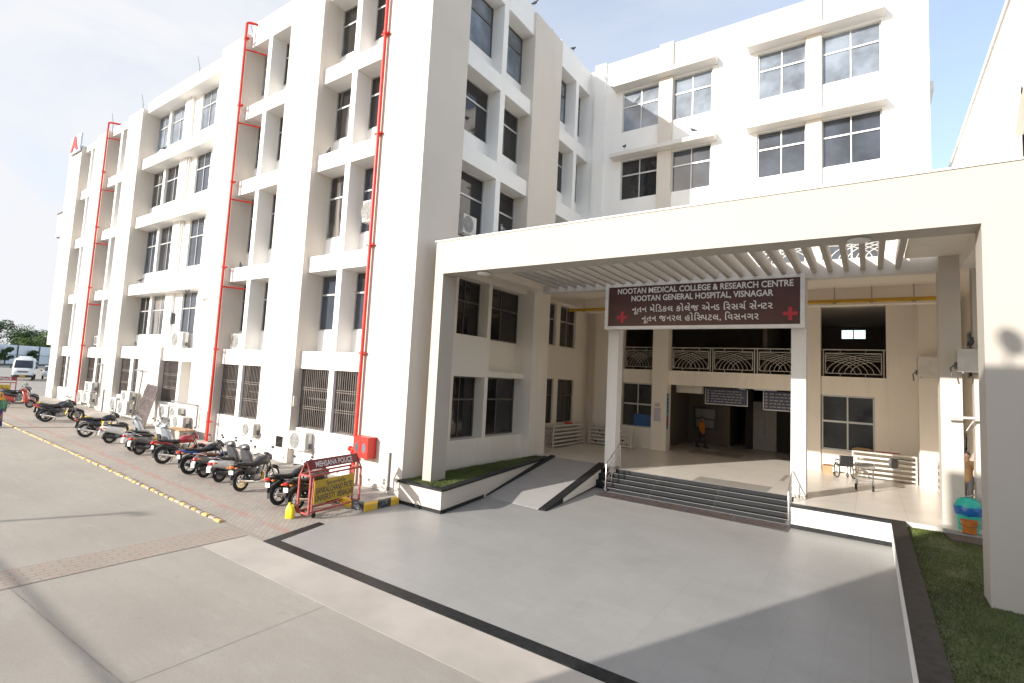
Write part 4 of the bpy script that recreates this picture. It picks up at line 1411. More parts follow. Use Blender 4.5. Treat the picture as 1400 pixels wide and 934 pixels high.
wall_pipe([(-17.95, 12.16, 0.2), (-17.9, 12.16, 2.0), (-17.9, 12.2, 2.5)], 'conduit rising beside the pillar left of the grilled windows')
single('meter_box', MB().box(-17.98, -17.70, 12.15, 12.33, 2.45, 2.85), 'old_paint', 'small grey junction box at the edge of the near grilled windows', 'junction box', bevel=0.01)
single('wall_opening', MB().box(-18.55, -18.12, 12.085, 12.099, 0.86, 1.26), 'glass_dark', 'dark square opening low in the pillar beside the air conditioner', 'opening')
single('wall_opening', MB().box(-30.6, -30.3, 12.93, 12.955, 5.9, 6.5), 'glass_dark', 'small dark opening beside the window of the wide bay', 'opening')
single('down_pipe', MB().tube([(-30.72, 12.9, 4.6), (-30.72, 12.9, 19.0)], 0.07, 8).tube([(-30.35, 12.92, 8.3), (-30.35, 12.92, 15.4)], 0.06, 8), 'old_paint', 'pale down pipe in the wide three window bay', 'pipe', smooth=True)

gate = thing('iron_gate', 'dark iron grille gate leaning askew against the wall', 'gate', (-29.2, 11.4, 0.6))
ga, gb = Vector((-29.35, 11.15, 0.72)), Vector((-28.25, 11.2, 0.50))
gc, gd = Vector((-30.33, 12.02, 2.62)), Vector((-29.05, 12.02, 2.55))
gm_ = MB()
for p, q in ((ga, gc), (gb, gd), (ga, gb), (gc, gd)):
    gm_.bar(p, q, 0.05)
for u in (0.33, 0.36, 0.66, 0.69):
    gm_.bar(ga.lerp(gc, u), gb.lerp(gd, u), 0.035)
part('frame', gm_, 'grille_iron', gate)
gp_ = MB()
for k in range(1, 24):
    gp_.bar(ga.lerp(gb, k / 24), gc.lerp(gd, k / 24), 0.026)
part('bars', gp_, 'brown_iron', gate)

# ------------------------------------------------------------------ roof items
asign = thing('letter_sign', 'white roof sign with a red letter A at the far end of the block', 'sign', (-46.8, 12.0, 19.3))
part('board', MB().box(-47.7, -45.6, 11.95, 12.05, 18.6, 19.9), 'blue_white', asign)
aw_ = latin('A', 0.05)
write_on(aw_, 'letter', 'red_paint', asign, -47.5, -46.0, 18.85, 1.35, 11.92, 0.05)
part('post', MB().box(-46.8, -46.7, 12.06, 12.16, 18.3, 19.5), 'ac_grey', asign)
sb = thing('side_vent', 'grey metal box jutting from the far end wall of the block', 'box', (-48.6, 12.6, 12.8))
part('case', MB().box(-49.3, -48.2, 12.1, 12.6, 12.6, 14.4), 'ac_grey', sb)
part('lid', MB().box(-49.35, -48.2, 12.05, 12.65, 14.4, 14.46), 'ac_dark', sb)
for i, (x, y) in enumerate(((-42.6, 12.9), (-37.6, 12.9), (-29.9, 12.8), (-24.6, 12.9))):
    single('lightning_rod', MB().tube([(x, y, 19.3), (x - 0.1, y, 20.3), (x - 0.5, y, 21.1)], [0.03, 0.022, 0.015], 6), 'pipe_grey', ('thin rod on the roof right of the letter sign', 'thin rod on the roof left of the wide bay', 'thin rod on the roof over the wide bay', 'thin rod on the roof beside the middle red pipe')[i], 'rod', 'thin rods along the roof edge', smooth=True)

# ------------------------------------------------------------------ yellow pipe with hangers
yp = thing('yellow_pipe', 'yellow gas pipe hung under the porch ceiling behind the sign', 'pipe', (-5, 23.9, 7.56))
part('pipe', MB().tube([(-12.2, 23.9, 7.56), (2.0, 23.9, 7.56)], 0.075, 12), 'yellow_pipe', yp, smooth=True)
for x in (-11.4, -9.0, -1.04, 0.1, 1.3):
    part('hanger', MB().tube([(x, 23.9, 7.5), (x, 23.9, 8.1)], 0.016, 6).box(x - 0.05, x + 0.05, 23.81, 23.99, 7.46, 7.49), 'ac_grey', yp)

# ------------------------------------------------------------------ balcony railings
def arc_panel(mb, x0, x1, z0, z1, y, r=0.014, xx=True):
    W, H = x1 - x0, z1 - z0
    bars = [(x0, z0, x1, z0), (x0, z1, x1, z1), (x0, z0, x0, z1), (x1, z0, x1, z1)]
    for a, b, c, d in bars:
        mb.bar((a, y, b), (c, y, d), 0.03)
    for sgn in (0, 1):
        for q in (0.98, 0.87, 0.76, 0.65, 0.54):
            pts = []
            for k in range(13):
                a = math.pi / 2 * k / 12
                px, pz = q * W * math.sin(a), (0.20 + 0.80 * q) * H * math.cos(a) * (1.0)
                pts.append((x0 + px if sgn == 0 else x1 - px, y + 0.008 * (1 if sgn else -1), z0 + min(pz, H)))
            mb.tube(pts, r, 5)
def railing(label, spans, y, z0, z1, mat='jali_metal', rail=True, grp='balcony railings with crossing arcs'):
    t = thing('balcony_railing', label, 'railing', ((spans[0][0] + spans[-1][1]) / 2, y, z0), group=grp)
    for (a, b) in spans:
        mb = MB()
        arc_panel(mb, a + 0.14, b - 0.14, z0 + 0.14, z1 - 0.14, y)
        part('arc_panel', mb, mat, t, smooth=True)
        mb = MB()
        for x in (a + 0.06, b - 0.06):
            mb.bar((x, y, z0), (x, y, z1), 0.04)
        for x in (a + 0.3 * (b - a), b - 0.3 * (b - a)):
            mb.bar((x, y, z1 - 0.14), (x, y, z1), 0.025)
            mb.bar((x, y, z0), (x, y, z0 + 0.14), 0.025)
        part('post', mb, mat, t)
    part('top_rail', MB().bar((spans[0][0], y, z1 + 0.02), (spans[-1][1], y, z1 + 0.02), 0.06, 0.045), mat, t)
    return t
railing('balcony railing left of the slender column behind the sign', [(-11.0, -9.25)], 28.45, 4.85, 6.03)
railing('long balcony railing in the middle over the lobby doorway', [(-8.44, -6.42), (-6.42, -4.40), (-4.40, -2.34)], 28.45, 4.85, 6.03)
railing('balcony railing on the right over the lobby window', [(-1.72, 0.58)], 28.45, 4.85, 6.03)
railing('terrace railing above the pergola seen between the slats', [(-11.0 + 2.45 * k, -11.0 + 2.45 * (k + 1)) for k in range(5)], 20.6, 8.30, 9.35, 'jali_metal')

# ------------------------------------------------------------------ hanging boards, posters
def hang_board(label, x0, x1, y, z0, z1, seed):
    rnd = random.Random(seed)
    t = thing('direction_board', label, 'sign', ((x0 + x1) / 2, y, z0), group='blue direction boards in the lobby')
    part('board', MB().box(x0, x1, y, y + 0.06, z0, z1), 'board_blue', t)
    part('frame', MB().box(x0 - 0.03, x1 + 0.03, y - 0.01, y + 0.07, z0 - 0.04, z0).box(x0 - 0.03, x0, y - 0.01, y + 0.07, z0, z1).box(x1, x1 + 0.03, y - 0.01, y + 0.07, z0, z1), 'aluminium', t)
    m = MB()
    for r_ in range(5):
        z = z1 - 0.12 - r_ * (z1 - z0 - 0.1) / 5
        m.box(x0 + 0.06, x0 + 0.16, y - 0.006, y, z - 0.045, z + 0.045)
        x = x0 + 0.26
        while x < x1 - 0.3:
            wd = rnd.uniform(0.05, 0.2)
            m.box(x, min(x + wd, x1 - 0.1), y - 0.006, y, z - 0.03, z + 0.03)
            x += wd + rnd.uniform(0.03, 0.07)
    part('lettering', m, 'ac_grey', t)
    for x in (x0 + 0.2, x1 - 0.2):
        part('hanger', MB().bar((x, y + 0.03, z1), (x, y + 0.03, 4.12), 0.02), 'ac_grey', t)
hang_board('left blue direction board hanging in the lobby doorway', -7.05, -5.05, 30.1, 3.22, 4.02, 1)
hang_board('right blue direction board hanging in the lobby doorway', -4.28, -2.40, 30.1, 3.12, 4.02, 2)
ps = thing('health_poster', 'tall blue health poster on the side of the slender column', 'poster', (-8.44, 28.2, 1.8))
part('sheet', MB().box(-8.458, -8.445, 27.96, 28.28, 1.78, 3.62), 'poster_blue', ps)
part('picture', MB().box(-8.444, -8.440, 28.0, 28.24, 1.95, 2.45), 'poster_red', ps)
part('heading', MB().box(-8.444, -8.440, 28.02, 28.22, 2.7, 2.76).box(-8.444, -8.440, 28.02, 28.22, 2.9, 2.96).box(-8.444, -8.440, 28.02, 28.2, 3.1, 3.2).box(-8.444, -8.440, 28.05, 28.2, 3.3, 3.4), 'ink', ps)
single('paper_notice', MB().box(-9.1, -8.75, 27.94, 27.948, 2.15, 2.85).box(-9.05, -8.8, 27.94, 27.948, 2.9, 3.1), 'paper_lilac', 'faded lilac paper notice on the front of the slender column', 'notice')
nb = thing('notice_board', 'dark framed notice board on the left lobby wall', 'notice board', (-8.0, 34.1, 1.4))
part('frame', MB().box(-8.7, -7.3, 34.1, 34.18, 1.5, 2.9), 'ac_dark', nb)
part('sheet', MB().box(-8.5, -7.5, 34.085, 34.095, 1.65, 2.1).box(-8.55, -7.45, 34.085, 34.095, 2.2, 2.75), 'ac_grey', nb)

# ------------------------------------------------------------------ waiting benches (white slatted metal)
def slat_bench(label, x0, x1, y, rz=0.0, z0=0.68, h=1.08, rows=6, loc=None):
    L_ = x1 - x0
    t = thing('bench_stack', label, 'bench', loc or (x0, y, z0), rz, 'white slatted metal benches in the porch')
    for x in (0.03, L_ - 0.03):
        part('end_frame', MB().bar((x, 0, 0), (x, 0, h), 0.05).bar((x, 0.5, 0), (x, 0.5, h * 0.97), 0.05).bar((x, 0, 0.05), (x, 0.5, 0.05), 0.04).bar((x, 0, h - 0.03), (x, 0.5, h - 0.05), 0.04), 'white_metal', t, world=False)
    for k in range(rows):
        z = 0.10 + (h - 0.12) * k / (rows - 1)
        part('slat', MB().box(0.05, L_ - 0.05, -0.012, 0.018, z - 0.045, z + 0.03), 'white_metal', t, world=False)
        part('shelf', MB().box(0.05, L_ - 0.05, 0.03, 0.47, z - 0.03, z - 0.012), 'white_metal', t, world=False)
    return t
slat_bench('white slatted metal bench stack under the lobby window behind the wheelchair', -0.60, 1.52, 27.35)
slat_bench('white slatted metal bench at the right edge of the porch between two pillars', 0, 1.9, 0, R(-90), loc=(2.02, 26.4, 0.68), rows=5)
slat_bench('white slatted metal bench against the left wall of the porch', 0, 3.6, 0, R(90), loc=(-12.5, 23.3, 0.68))
slat_bench('white slatted metal bench under the left lobby window', -12.3, -9.9, 27.0)
single('red_box', MB().box(-12.8, -12.5, 25.0, 25.4, 1.77, 1.85), 'red_paint', 'small flat red box lying on the left porch bench', 'box')
single('red_folder', MB().box(0.2, 1.0, 27.5, 27.75, 1.765, 1.80), 'red_paint', 'flat red folder lying on the right bench stack', 'folder')
single('cloth_bundle', MB().loft([(-0.6, 27.6, 1.79, 0.05, 0.02), (-0.45, 27.6, 1.83, 0.16, 0.06), (0.0, 27.6, 1.82, 0.15, 0.05), (0.15, 27.6, 1.79, 0.05, 0.02)], 12), 'carton', 'small tan bundle lying on the left end of the right bench stack', 'bundle', smooth=True)
single('shoulder_bag', MB().loft([(0.62, 27.28, 1.42, 0.03, 0.10), (0.68, 27.28, 1.42, 0.07, 0.2), (0.86, 27.28, 1.40, 0.07, 0.19), (0.92, 27.28, 1.40, 0.03, 0.1)], 12).tube([(0.7, 27.28, 1.55), (1.0, 27.28, 1.6), (1.45, 27.28, 1.57)], 0.02, 6), 'ac_dark', 'black shoulder bag hung on the right bench stack', 'bag', smooth=True)

# shoes on the left benches
for i in range(9):
    x = -12.0 + 0.22 * i
    sh = MB().loft([(-0.12, 0, 0.03, 0.03, 0.03), (-0.06, 0, 0.05, 0.04, 0.05), (0.06, 0, 0.03, 0.042, 0.03), (0.13, 0, 0.02, 0.03, 0.018)], 10)
    o = single('shoe', sh, 'leather', 'dark shoe left on the bench under the left lobby window', 'shoe', 'shoes on the left porch bench', smooth=True, loc=(x if x < -10.1 else -10.2, 27.2, 0.68 + 0.10 + 0.192 * ((i * 7) % 4) - 0.01), rz=R(-90 + 12 * (i % 3)))

# ------------------------------------------------------------------ wheelchair, stretcher trolley, carton
def wheel_spoked(mb, c, Rr, r, axis='y', spokes=10):
    mb.torus(c, Rr, r, axis, 28, 6)
wc = thing('wheelchair', 'black wheelchair standing by the right bench stack', 'wheelchair', (-0.80, 26.45, 0.68), R(112))
for s_ in (-1, 1):
    w_ = part('rear_wheel', MB().torus((0, 0.30 * s_, 0.31), 0.29, 0.022, 'y', 30, 8), 'rubber', wc, world=False, smooth=True)
    sp_ = MB().torus((0, 0.335 * s_, 0.31), 0.26, 0.009, 'y', 30, 6)
    for k in range(16):
        a = 2 * math.pi * k / 16
        sp_.bar((0, 0.30 * s_, 0.31), (0.28 * math.cos(a), 0.30 * s_, 0.31 + 0.28 * math.sin(a)), 0.005)
    part('spokes', sp_, 'chrome', w_, world=False)
    part('castor', MB().torus((0.42, 0.24 * s_, 0.09), 0.075, 0.018, 'y', 18, 6), 'rubber', wc, world=False, smooth=True)
    part('side_frame', MB().tube([(-0.12, 0.24 * s_, 0.93), (-0.10, 0.24 * s_, 0.5), (-0.08, 0.24 * s_, 0.2)], 0.013, 8).tube([(-0.1, 0.24 * s_, 0.48), (0.38, 0.24 * s_, 0.48), (0.42, 0.24 * s_, 0.12)], 0.013, 8).tube([(-0.1, 0.24 * s_, 0.70), (0.3, 0.24 * s_, 0.70), (0.33, 0.24 * s_, 0.48)], 0.013, 8).tube([(0.38, 0.24 * s_, 0.48), (0.58, 0.2 * s_, 0.15)], 0.013, 8), 'chrome', wc, world=False, smooth=True)
    part('armrest', MB().box(-0.06, 0.26, 0.21 * s_, 0.27 * s_, 0.705, 0.74), 'seat_black', wc, world=False, bevel=0.01)
    part('footrest', MB().box(0.55, 0.72, 0.05 * s_, 0.2 * s_, 0.13, 0.15), 'seat_black', wc, world=False)
part('seat', MB().box(-0.08, 0.36, -0.22, 0.22, 0.475, 0.51), 'seat_black', wc, world=False, bevel=0.01)
part('backrest', MB().add([(-0.11, -0.23, 0.5), (-0.11, 0.23, 0.5), (-0.14, 0.23, 0.92), (-0.14, -0.23, 0.92), (-0.14, -0.23, 0.5), (-0.14, 0.23, 0.5), (-0.17, 0.23, 0.92), (-0.17, -0.23, 0.92)], [(0, 1, 2, 3), (7, 6, 5, 4), (0, 4, 5, 1), (1, 5, 6, 2), (2, 6, 7, 3), (3, 7, 4, 0)]), 'seat_black', wc, world=False)

tr = thing('stretcher_trolley', 'narrow steel stretcher trolley on black wheels in front of the wheelchair', 'trolley', (-0.15, 24.3, 0.68), R(90))
part('top', MB().box(-0.72, 0.72, -0.28, 0.28, 0.80, 0.835), 'white_metal', tr, world=False, bevel=0.01)
part('rim', MB().tube([(-0.73, -0.29, 0.83), (0.73, -0.29, 0.83), (0.73, 0.29, 0.83), (-0.73, 0.29, 0.83), (-0.73, -0.29, 0.83)], 0.016, 8), 'chrome', tr, world=False, smooth=True)
for sx_ in (-1, 1):
    for sy_ in (-1, 1):
        part('leg', MB().tube([(0.62 * sx_, 0.25 * sy_, 0.80), (0.62 * sx_, 0.25 * sy_, 0.16)], 0.02, 8), 'chrome', tr, world=False, smooth=True)
        part('wheel', MB().torus((0.62 * sx_, 0.25 * sy_, 0.115), 0.08, 0.034, 'y', 20, 8).tube([(0.62 * sx_, 0.22 * sy_, 0.115), (0.62 * sx_, 0.28 * sy_, 0.115)], 0.07, 12), 'rubber', tr, world=False, smooth=True)
part('lower_frame', MB().tube([(-0.62, -0.25, 0.34), (0.62, -0.25, 0.34)], 0.015, 8).tube([(-0.62, 0.25, 0.34), (0.62, 0.25, 0.34)], 0.015, 8).tube([(-0.62, -0.25, 0.34), (-0.62, 0.25, 0.34)], 0.015, 8).tube([(0.62, -0.25, 0.34), (0.62, 0.25, 0.34)], 0.015, 8), 'chrome', tr, world=False, smooth=True)
part('ring', MB().torus((-0.66, 0.0, 0.58), 0.13, 0.012, 'x', 24, 6), 'chrome', tr, world=False, smooth=True)
ct = thing('carton', 'small brown cardboard carton on the porch floor beside the right column', 'carton', (-1.45, 27.3, 0.68), R(12))
part('case', MB().box(-0.18, 0.18, -0.14, 0.14, 0, 0.34), 'carton', ct, world=False)
part('flap', MB().add([(-0.18, -0.14, 0.342), (0.18, -0.14, 0.342), (0.18, -0.2, 0.42), (-0.18, -0.2, 0.42)], [(0, 1, 2, 3), (3, 2, 1, 0)]), 'carton', ct, world=False)

# ------------------------------------------------------------------ bin, bucket, mat
bn = thing('waste_bin', 'round turquoise waste bin with a blue liner beside the portal pillar', 'bin', (2.08, 19.12, 0.68))
part('body', MB().lathe([(0.0, 0.0), (0.21, 0.0), (0.255, 0.5), (0.26, 0.56)], n=28), 'bin_green', bn, world=False, smooth=True)
lin = MB()
prof = [(0.262, 0.40), (0.275, 0.42), (0.283, 0.50), (0.285, 0.58), (0.27, 0.62)]
n_ = 40
for (r_, z_) in prof:
    for k in range(n_):
        a = 2 * math.pi * k / n_
        rr = r_ + 0.008 * math.sin(7 * a + z_ * 20) + 0.004 * math.sin(17 * a)
        lin.v.append((rr * math.cos(a), rr * math.sin(a), z_ + 0.012 * math.sin(5 * a)))
for i in range(len(prof) - 1):
    for k in range(n_):
        lin.f.append((i * n_ + k, i * n_ + (k + 1) % n_, (i + 1) * n_ + (k + 1) % n_, (i + 1) * n_ + k))
part('liner', lin, 'bin_liner', bn, world=False, smooth=True)
part('lid', MB().lathe([(0.272, 0.60), (0.265, 0.66), (0.23, 0.75), (0.15, 0.82), (0.0, 0.85)], n=28), 'bin_green', bn, world=False, smooth=True)
part('lid_flap', MB().add([(-0.02, -0.1, 0.86), (0.28, -0.12, 0.98), (0.28, 0.1, 0.98), (-0.02, 0.1, 0.86)], [(0, 1, 2, 3), (3, 2, 1, 0)]).add([(-0.02, -0.1, 0.86), (-0.24, -0.1, 0.95), (-0.24, 0.1, 0.95), (-0.02, 0.1, 0.86)], [(0, 1, 2, 3), (3, 2, 1, 0)]), 'sign_white', bn, world=False)
bk = thing('bucket', 'orange brown plastic bucket in front of the turquoise bin', 'bucket', (2.05, 18.72, 0.68))
part('body', MB().lathe([(0.0, 0.0), (0.135, 0.0), (0.175, 0.30), (0.19, 0.30), (0.19, 0.32), (0.168, 0.32), (0.13, 0.02), (0, 0.02)], n=28), 'bucket_orange', bk, world=False, smooth=True)
part('handle', MB().tube([(0.19 * math.cos(a) - 0.02, -0.19 - 0.02 * math.sin(a), 0.29 - 0.11 * math.sin(a)) for a in [math.pi * k / 10 for k in range(11)]], 0.006, 6), 'ac_dark', bk, world=False, smooth=True)
single('kerb_slab', MB().box(1.55, 2.8, 18.55, 18.87, 0.5, 0.66), 'ac_grey', 'dark stone slab under the bucket at the edge of the lawn', 'slab')
single('door_mat', MB().prism([(1.60, 17.7), (2.4, 17.6), (2.4, 18.45), (1.55, 18.4)], 0.60, 0.65), 'mat_brown', 'worn brown mat on the lawn in front of the bucket', 'mat')
single('short_pipe', MB().tube([(1.70, 19.2, 3.58), (2.29, 19.2, 3.60)], 0.035, 8).tube([(2.28, 19.3, 3.6), (2.1, 19.3, 3.25)], 0.012, 6), 'white_metal', 'short white pipe sticking out near the pillar above the bin', 'pipe', smooth=True)
single('tube_lamp', MB().tube([(2.2, 18.0, 7.45), (2.6, 16.6, 7.55)], 0.035, 8), 'sign_white', 'white tube lamp high up beside the right portal pillar', 'lamp', smooth=True)

# ------------------------------------------------------------------ handrails and drain grates
def handrail(label, x, s_):
    t = thing('handrail', label, 'handrail', (x, 19.3, 0.0), group='steel handrails at the steps')
    def P(y, z):
        return (x, y, z)
    part('rail', MB().tube([P(18.98, 0.05), P(18.98, 0.98), P(19.02, 1.02), P(20.2, 1.62), P(20.32, 1.6), P(20.32, 0.70)], 0.026, 8), 'steel', t, smooth=True)
    for k in range(3):
        dz = 0.2 * (k + 1)
        part('mid_rail', MB().tube([P(18.98, 0.98 - dz), P(20.30, 1.62 - dz)], 0.012, 6), 'steel', t, smooth=True)
    part('post', MB().tube([P(19.55, 0.3), P(19.55, 1.27)], 0.02, 8), 'steel', t, smooth=True)
    part('foot', MB().lathe([(0.07, 0.0), (0.07, 0.10), (0.03, 0.12)], (x, 18.98, 0.001), 14), 'ac_dark', t)
    return t
handrail('steel handrail on the left side of the steps by the ramp', -7.9, 1)
handrail('steel handrail on the right side of the steps by the low white wall', -2.0, 1)
for k, lab in enumerate(('drain grate at the foot of the steps next to the ramp', 'drain grate at the foot of the steps, second from the ramp', 'drain grate at the foot of the steps, third from the ramp', 'drain grate at the foot of the steps next to the low white wall')):
    x0 = -7.9 + 1.5 * k
    t = thing('drain_grate', lab, 'grate', (x0, 18.4, 0), group='drain grates along the steps')
    m = MB()
    m.box(x0 + .01, x0 + 1.48, 17.93, 17.96, 0.004, 0.02); m.box(x0 + .01, x0 + 1.48, 18.84, 18.87, 0.004, 0.02)
    m.box(x0 + .01, x0 + .04, 17.96, 18.84, 0.004, 0.02); m.box(x0 + 1.45, x0 + 1.48, 17.96, 18.84, 0.004, 0.02)
    part('frame', m, 'ac_dark', t)
    m = MB()
    for j in range(34):
        x = x0 + 0.06 + 1.38 * j / 33
        m.box(x - 0.011, x + 0.011, 17.96, 18.84, 0.008, 0.018)
    for j in range(1, 8):
        y = 17.96 + 0.88 * j / 8
        m.box(x0 + 0.04, x0 + 1.45, y - 0.006, y + 0.006, 0.005, 0.014)
    part('bars', m, 'brown_iron', t)
    part('pit', MB().box(x0 + .02, x0 + 1.47, 17.94, 18.86, 0.001, 0.004), 'ink', t)

# ------------------------------------------------------------------ police barricades
def barricade(label, loc, rz, letters=True):
    """frame 2 m long along local x, 0.5 m deep, gabled name board on top"""
    t = thing('police_barricade', label, 'barricade', loc, rz, 'police barricades beside the parking')
    m = MB()
    for x in (-1.0, 1.0):
        for y in (-0.2, 0.2):
            m.bar((x, y, 0.12), (x, y, 1.12), 0.045)
        m.bar((x, -0.2, 1.12), (x, 0.2, 1.12), 0.045)
        m.bar((x, -0.2, 0.14), (x, 0.2, 0.14), 0.045)
        m.bar((x, -0.2, 1.12), (x, 0.0, 1.48), 0.03)
        m.bar((x, 0.2, 1.12), (x, 0.0, 1.48), 0.03)
    for y in (-0.2, 0.2):
        m.bar((-1, y, 1.12), (1, y, 1.12), 0.045)
        m.bar((-1, y, 0.16), (1, y, 0.16), 0.04)
    m.bar((-0.86, -0.17, 0.16), (-0.86, -0.17, 1.1), 0.035)
    m.bar((0.72, -0.17, 0.16), (0.72, -0.17, 1.1), 0.035)
    part('frame', m, 'rust_red', t, world=False)
    m = MB()
    m.add([(-1.03, -0.10, 1.26), (1.03, -0.10, 1.26), (1.03, -0.005, 1.50), (-1.03, -0.005, 1.50), (-1.03, 0.10, 1.26), (1.03, 0.10, 1.26), (1.03, 0.005, 1.50), (-1.03, 0.005, 1.50)],
          [(0, 1, 2, 3), (5, 4, 7, 6), (3, 2, 6, 7)])
    part('name_board', m, 'maroon_paint', t, world=False)
    part('panel', MB().box(-0.86, 0.72, -0.215, -0.195, 0.36, 0.98), 'sign_yellow', t, world=False)
    for x in (-0.8, 0.8):
        for y in (-0.2, 0.2):
            part('wheel', MB().torus((x, y, 0.075), 0.05, 0.025, 'y', 16, 6).tube([(x, y - 0.02, 0.075), (x, y + 0.02, 0.075)], 0.045, 10), 'rubber', t, world=False, smooth=True)
    def text(txt, x0, x1, k, org, up, mat, fat=0.02, nm='lettering'):
        w = latin(txt, fat)
        a, b = w.width()
        kx = (x1 - x0) / (b - a)
        o_, u_ = Vector(org), Vector(up)
        mb = MB().add([tuple(o_ + Vector((x0 + (px - a) * kx, 0, 0)) + u_ * (py * k)) for px, py in w.v], w.f)
        o = link(nm, mb.mesh(nm, mat), t, world=False)
    u = Vector((0, 0.095, 0.24)).normalized()
    n = Vector((0, -0.24, 0.095)).normalized() * 0.006
    text('MEHSANA POLICE', -0.72, 0.74, 0.215, Vector((0, -0.10, 1.26)) + u * 0.05 + n, u, 'sign_white', 0.015)
    yy = -0.219
    text('Sponsored by', -0.42, 0.36, 0.15, (0, yy, 0.82), (0, 0, 1), 'ink', 0.01)
    text('SANKALCHAND PATEL', -0.80, 0.68, 0.235, (0, yy, 0.62), (0, 0, 1), 'ink', 0.015)
    text('UNIVERSITY VISNAGAR', -0.80, 0.70, 0.235, (0, yy, 0.42), (0, 0, 1), 'ink', 0.015)
    return t
barricade('red framed police barricade with a yellow panel beside the near motorbikes', (-12.22, 9.82, 0.0), R(99 - 0))
barricade('red framed police barricade behind the dark red scooter at the far left edge', (-46.6, 9.3, 0.71), R(80))

jc = thing('jerry_can', 'small yellow plastic can standing at the foot of the barricade', 'can', (-12.3, 8.62, 0.0), R(30))
part('body', MB().loftz([(0.0, 0, 0, 0.105, 0.075), (0.02, 0, 0, 0.12, 0.09), (0.24, 0, 0, 0.115, 0.085), (0.32, -0.02, 0, 0.07, 0.05), (0.36, -0.03, 0, 0.03, 0.03), (0.40, -0.03, 0, 0.03, 0.03)], 20, 3), 'plastic_yellow', jc, world=False, smooth=True)
part('handle', MB().tube([(0.0, 0, 0.33), (0.06, 0, 0.35), (0.09, 0, 0.28), (0.085, 0, 0.22)], 0.014, 8), 'plastic_yellow', jc, world=False, smooth=True)
single('yellow_helmet', MB().loftz([(0.0, 0, 0, 0.14, 0.11), (0.08, 0, 0, 0.14, 0.115), (0.15, 0, 0, 0.10, 0.09), (0.18, 0, 0, 0.03, 0.03)], 18, 2), 'plastic_yellow', 'yellow helmet lying on the apron behind the near motorbikes', 'helmet', smooth=True, loc=(-14.7, 11.3, 0.22))
# ------------------------------------------------------------------ motorbikes and scooters (local +x forward, origin under the rear wheel)
def wheel(parent, x, Rr, tyre_r, rim_mat='ac_grey', spokes=5, wire=False, disc=True):
    w = part('wheel', MB().torus((x, 0, Rr), Rr - tyre_r, tyre_r, 'y', 32, 10, 0.85), 'rubber', parent, world=False, smooth=True)
    m = MB().torus((x, 0, Rr), Rr - tyre_r * 2.0, 0.016, 'y', 32, 6, 2.0)
    m.tube([(x, -0.06, Rr), (x, 0.06, Rr)], 0.035, 12)
    n = 16 if wire else spokes
    for k in range(n):
        a = 2 * math.pi * k / n + 0.3
        rr = Rr - tyre_r * 2.0
        m.bar((x, 0.012 * (-1) ** k if wire else 0, Rr), (x + rr * math.cos(a), 0, Rr + rr * math.sin(a)), 0.008 if wire else 0.034, 0.008 if wire else 0.02, up=(0, 1, 0))
    if disc:
        m.tube([(x, -0.04, Rr), (x, 0.04, Rr)], 0.085, 20)
    part('rim', m, rim_mat, w, world=False, smooth=True)
    return w

def fender(parent, x, z, Rr, a0, a1, w, mat, name):
    m = MB()
    vs, fs = [], []
    n = 10
    for k in range(n + 1):
        a = R(a0 + (a1 - a0) * k / n)
        for (yy, rr) in ((-w, Rr - 0.02), (-w * 0.7, Rr + 0.012), (0, Rr + 0.02), (w * 0.7, Rr + 0.012), (w, Rr - 0.02)):
            vs.append((x + rr * math.cos(a), yy, z + rr * math.sin(a)))
    for k in range(n):
        for j in range(4):
            fs.append((k * 5 + j, k * 5 + j + 1, (k + 1) * 5 + j + 1, (k + 1) * 5 + j))
    m.add(vs, fs)
    o = part(name, m, mat, parent, world=False, smooth=True)
    so = o.modifiers.new('solid', 'SOLIDIFY')
    so.thickness = 0.008

def mirrors(t, x, z, w):
    for s_ in (-1, 1):
        part('mirror', MB().tube([(x, 0.25 * s_, z), (x + 0.04, 0.34 * s_, z + 0.16), (x + 0.02, 0.36 * s_, z + 0.19)], 0.007, 6)
             .loft([(x - 0.02, 0.38 * s_, z + 0.22, 0.05, 0.03), (x + 0.0, 0.38 * s_, z + 0.22, 0.065, 0.042), (x + 0.03, 0.38 * s_, z + 0.22, 0.03, 0.02)], 12), 'dark_plastic', t, world=False, smooth=True)

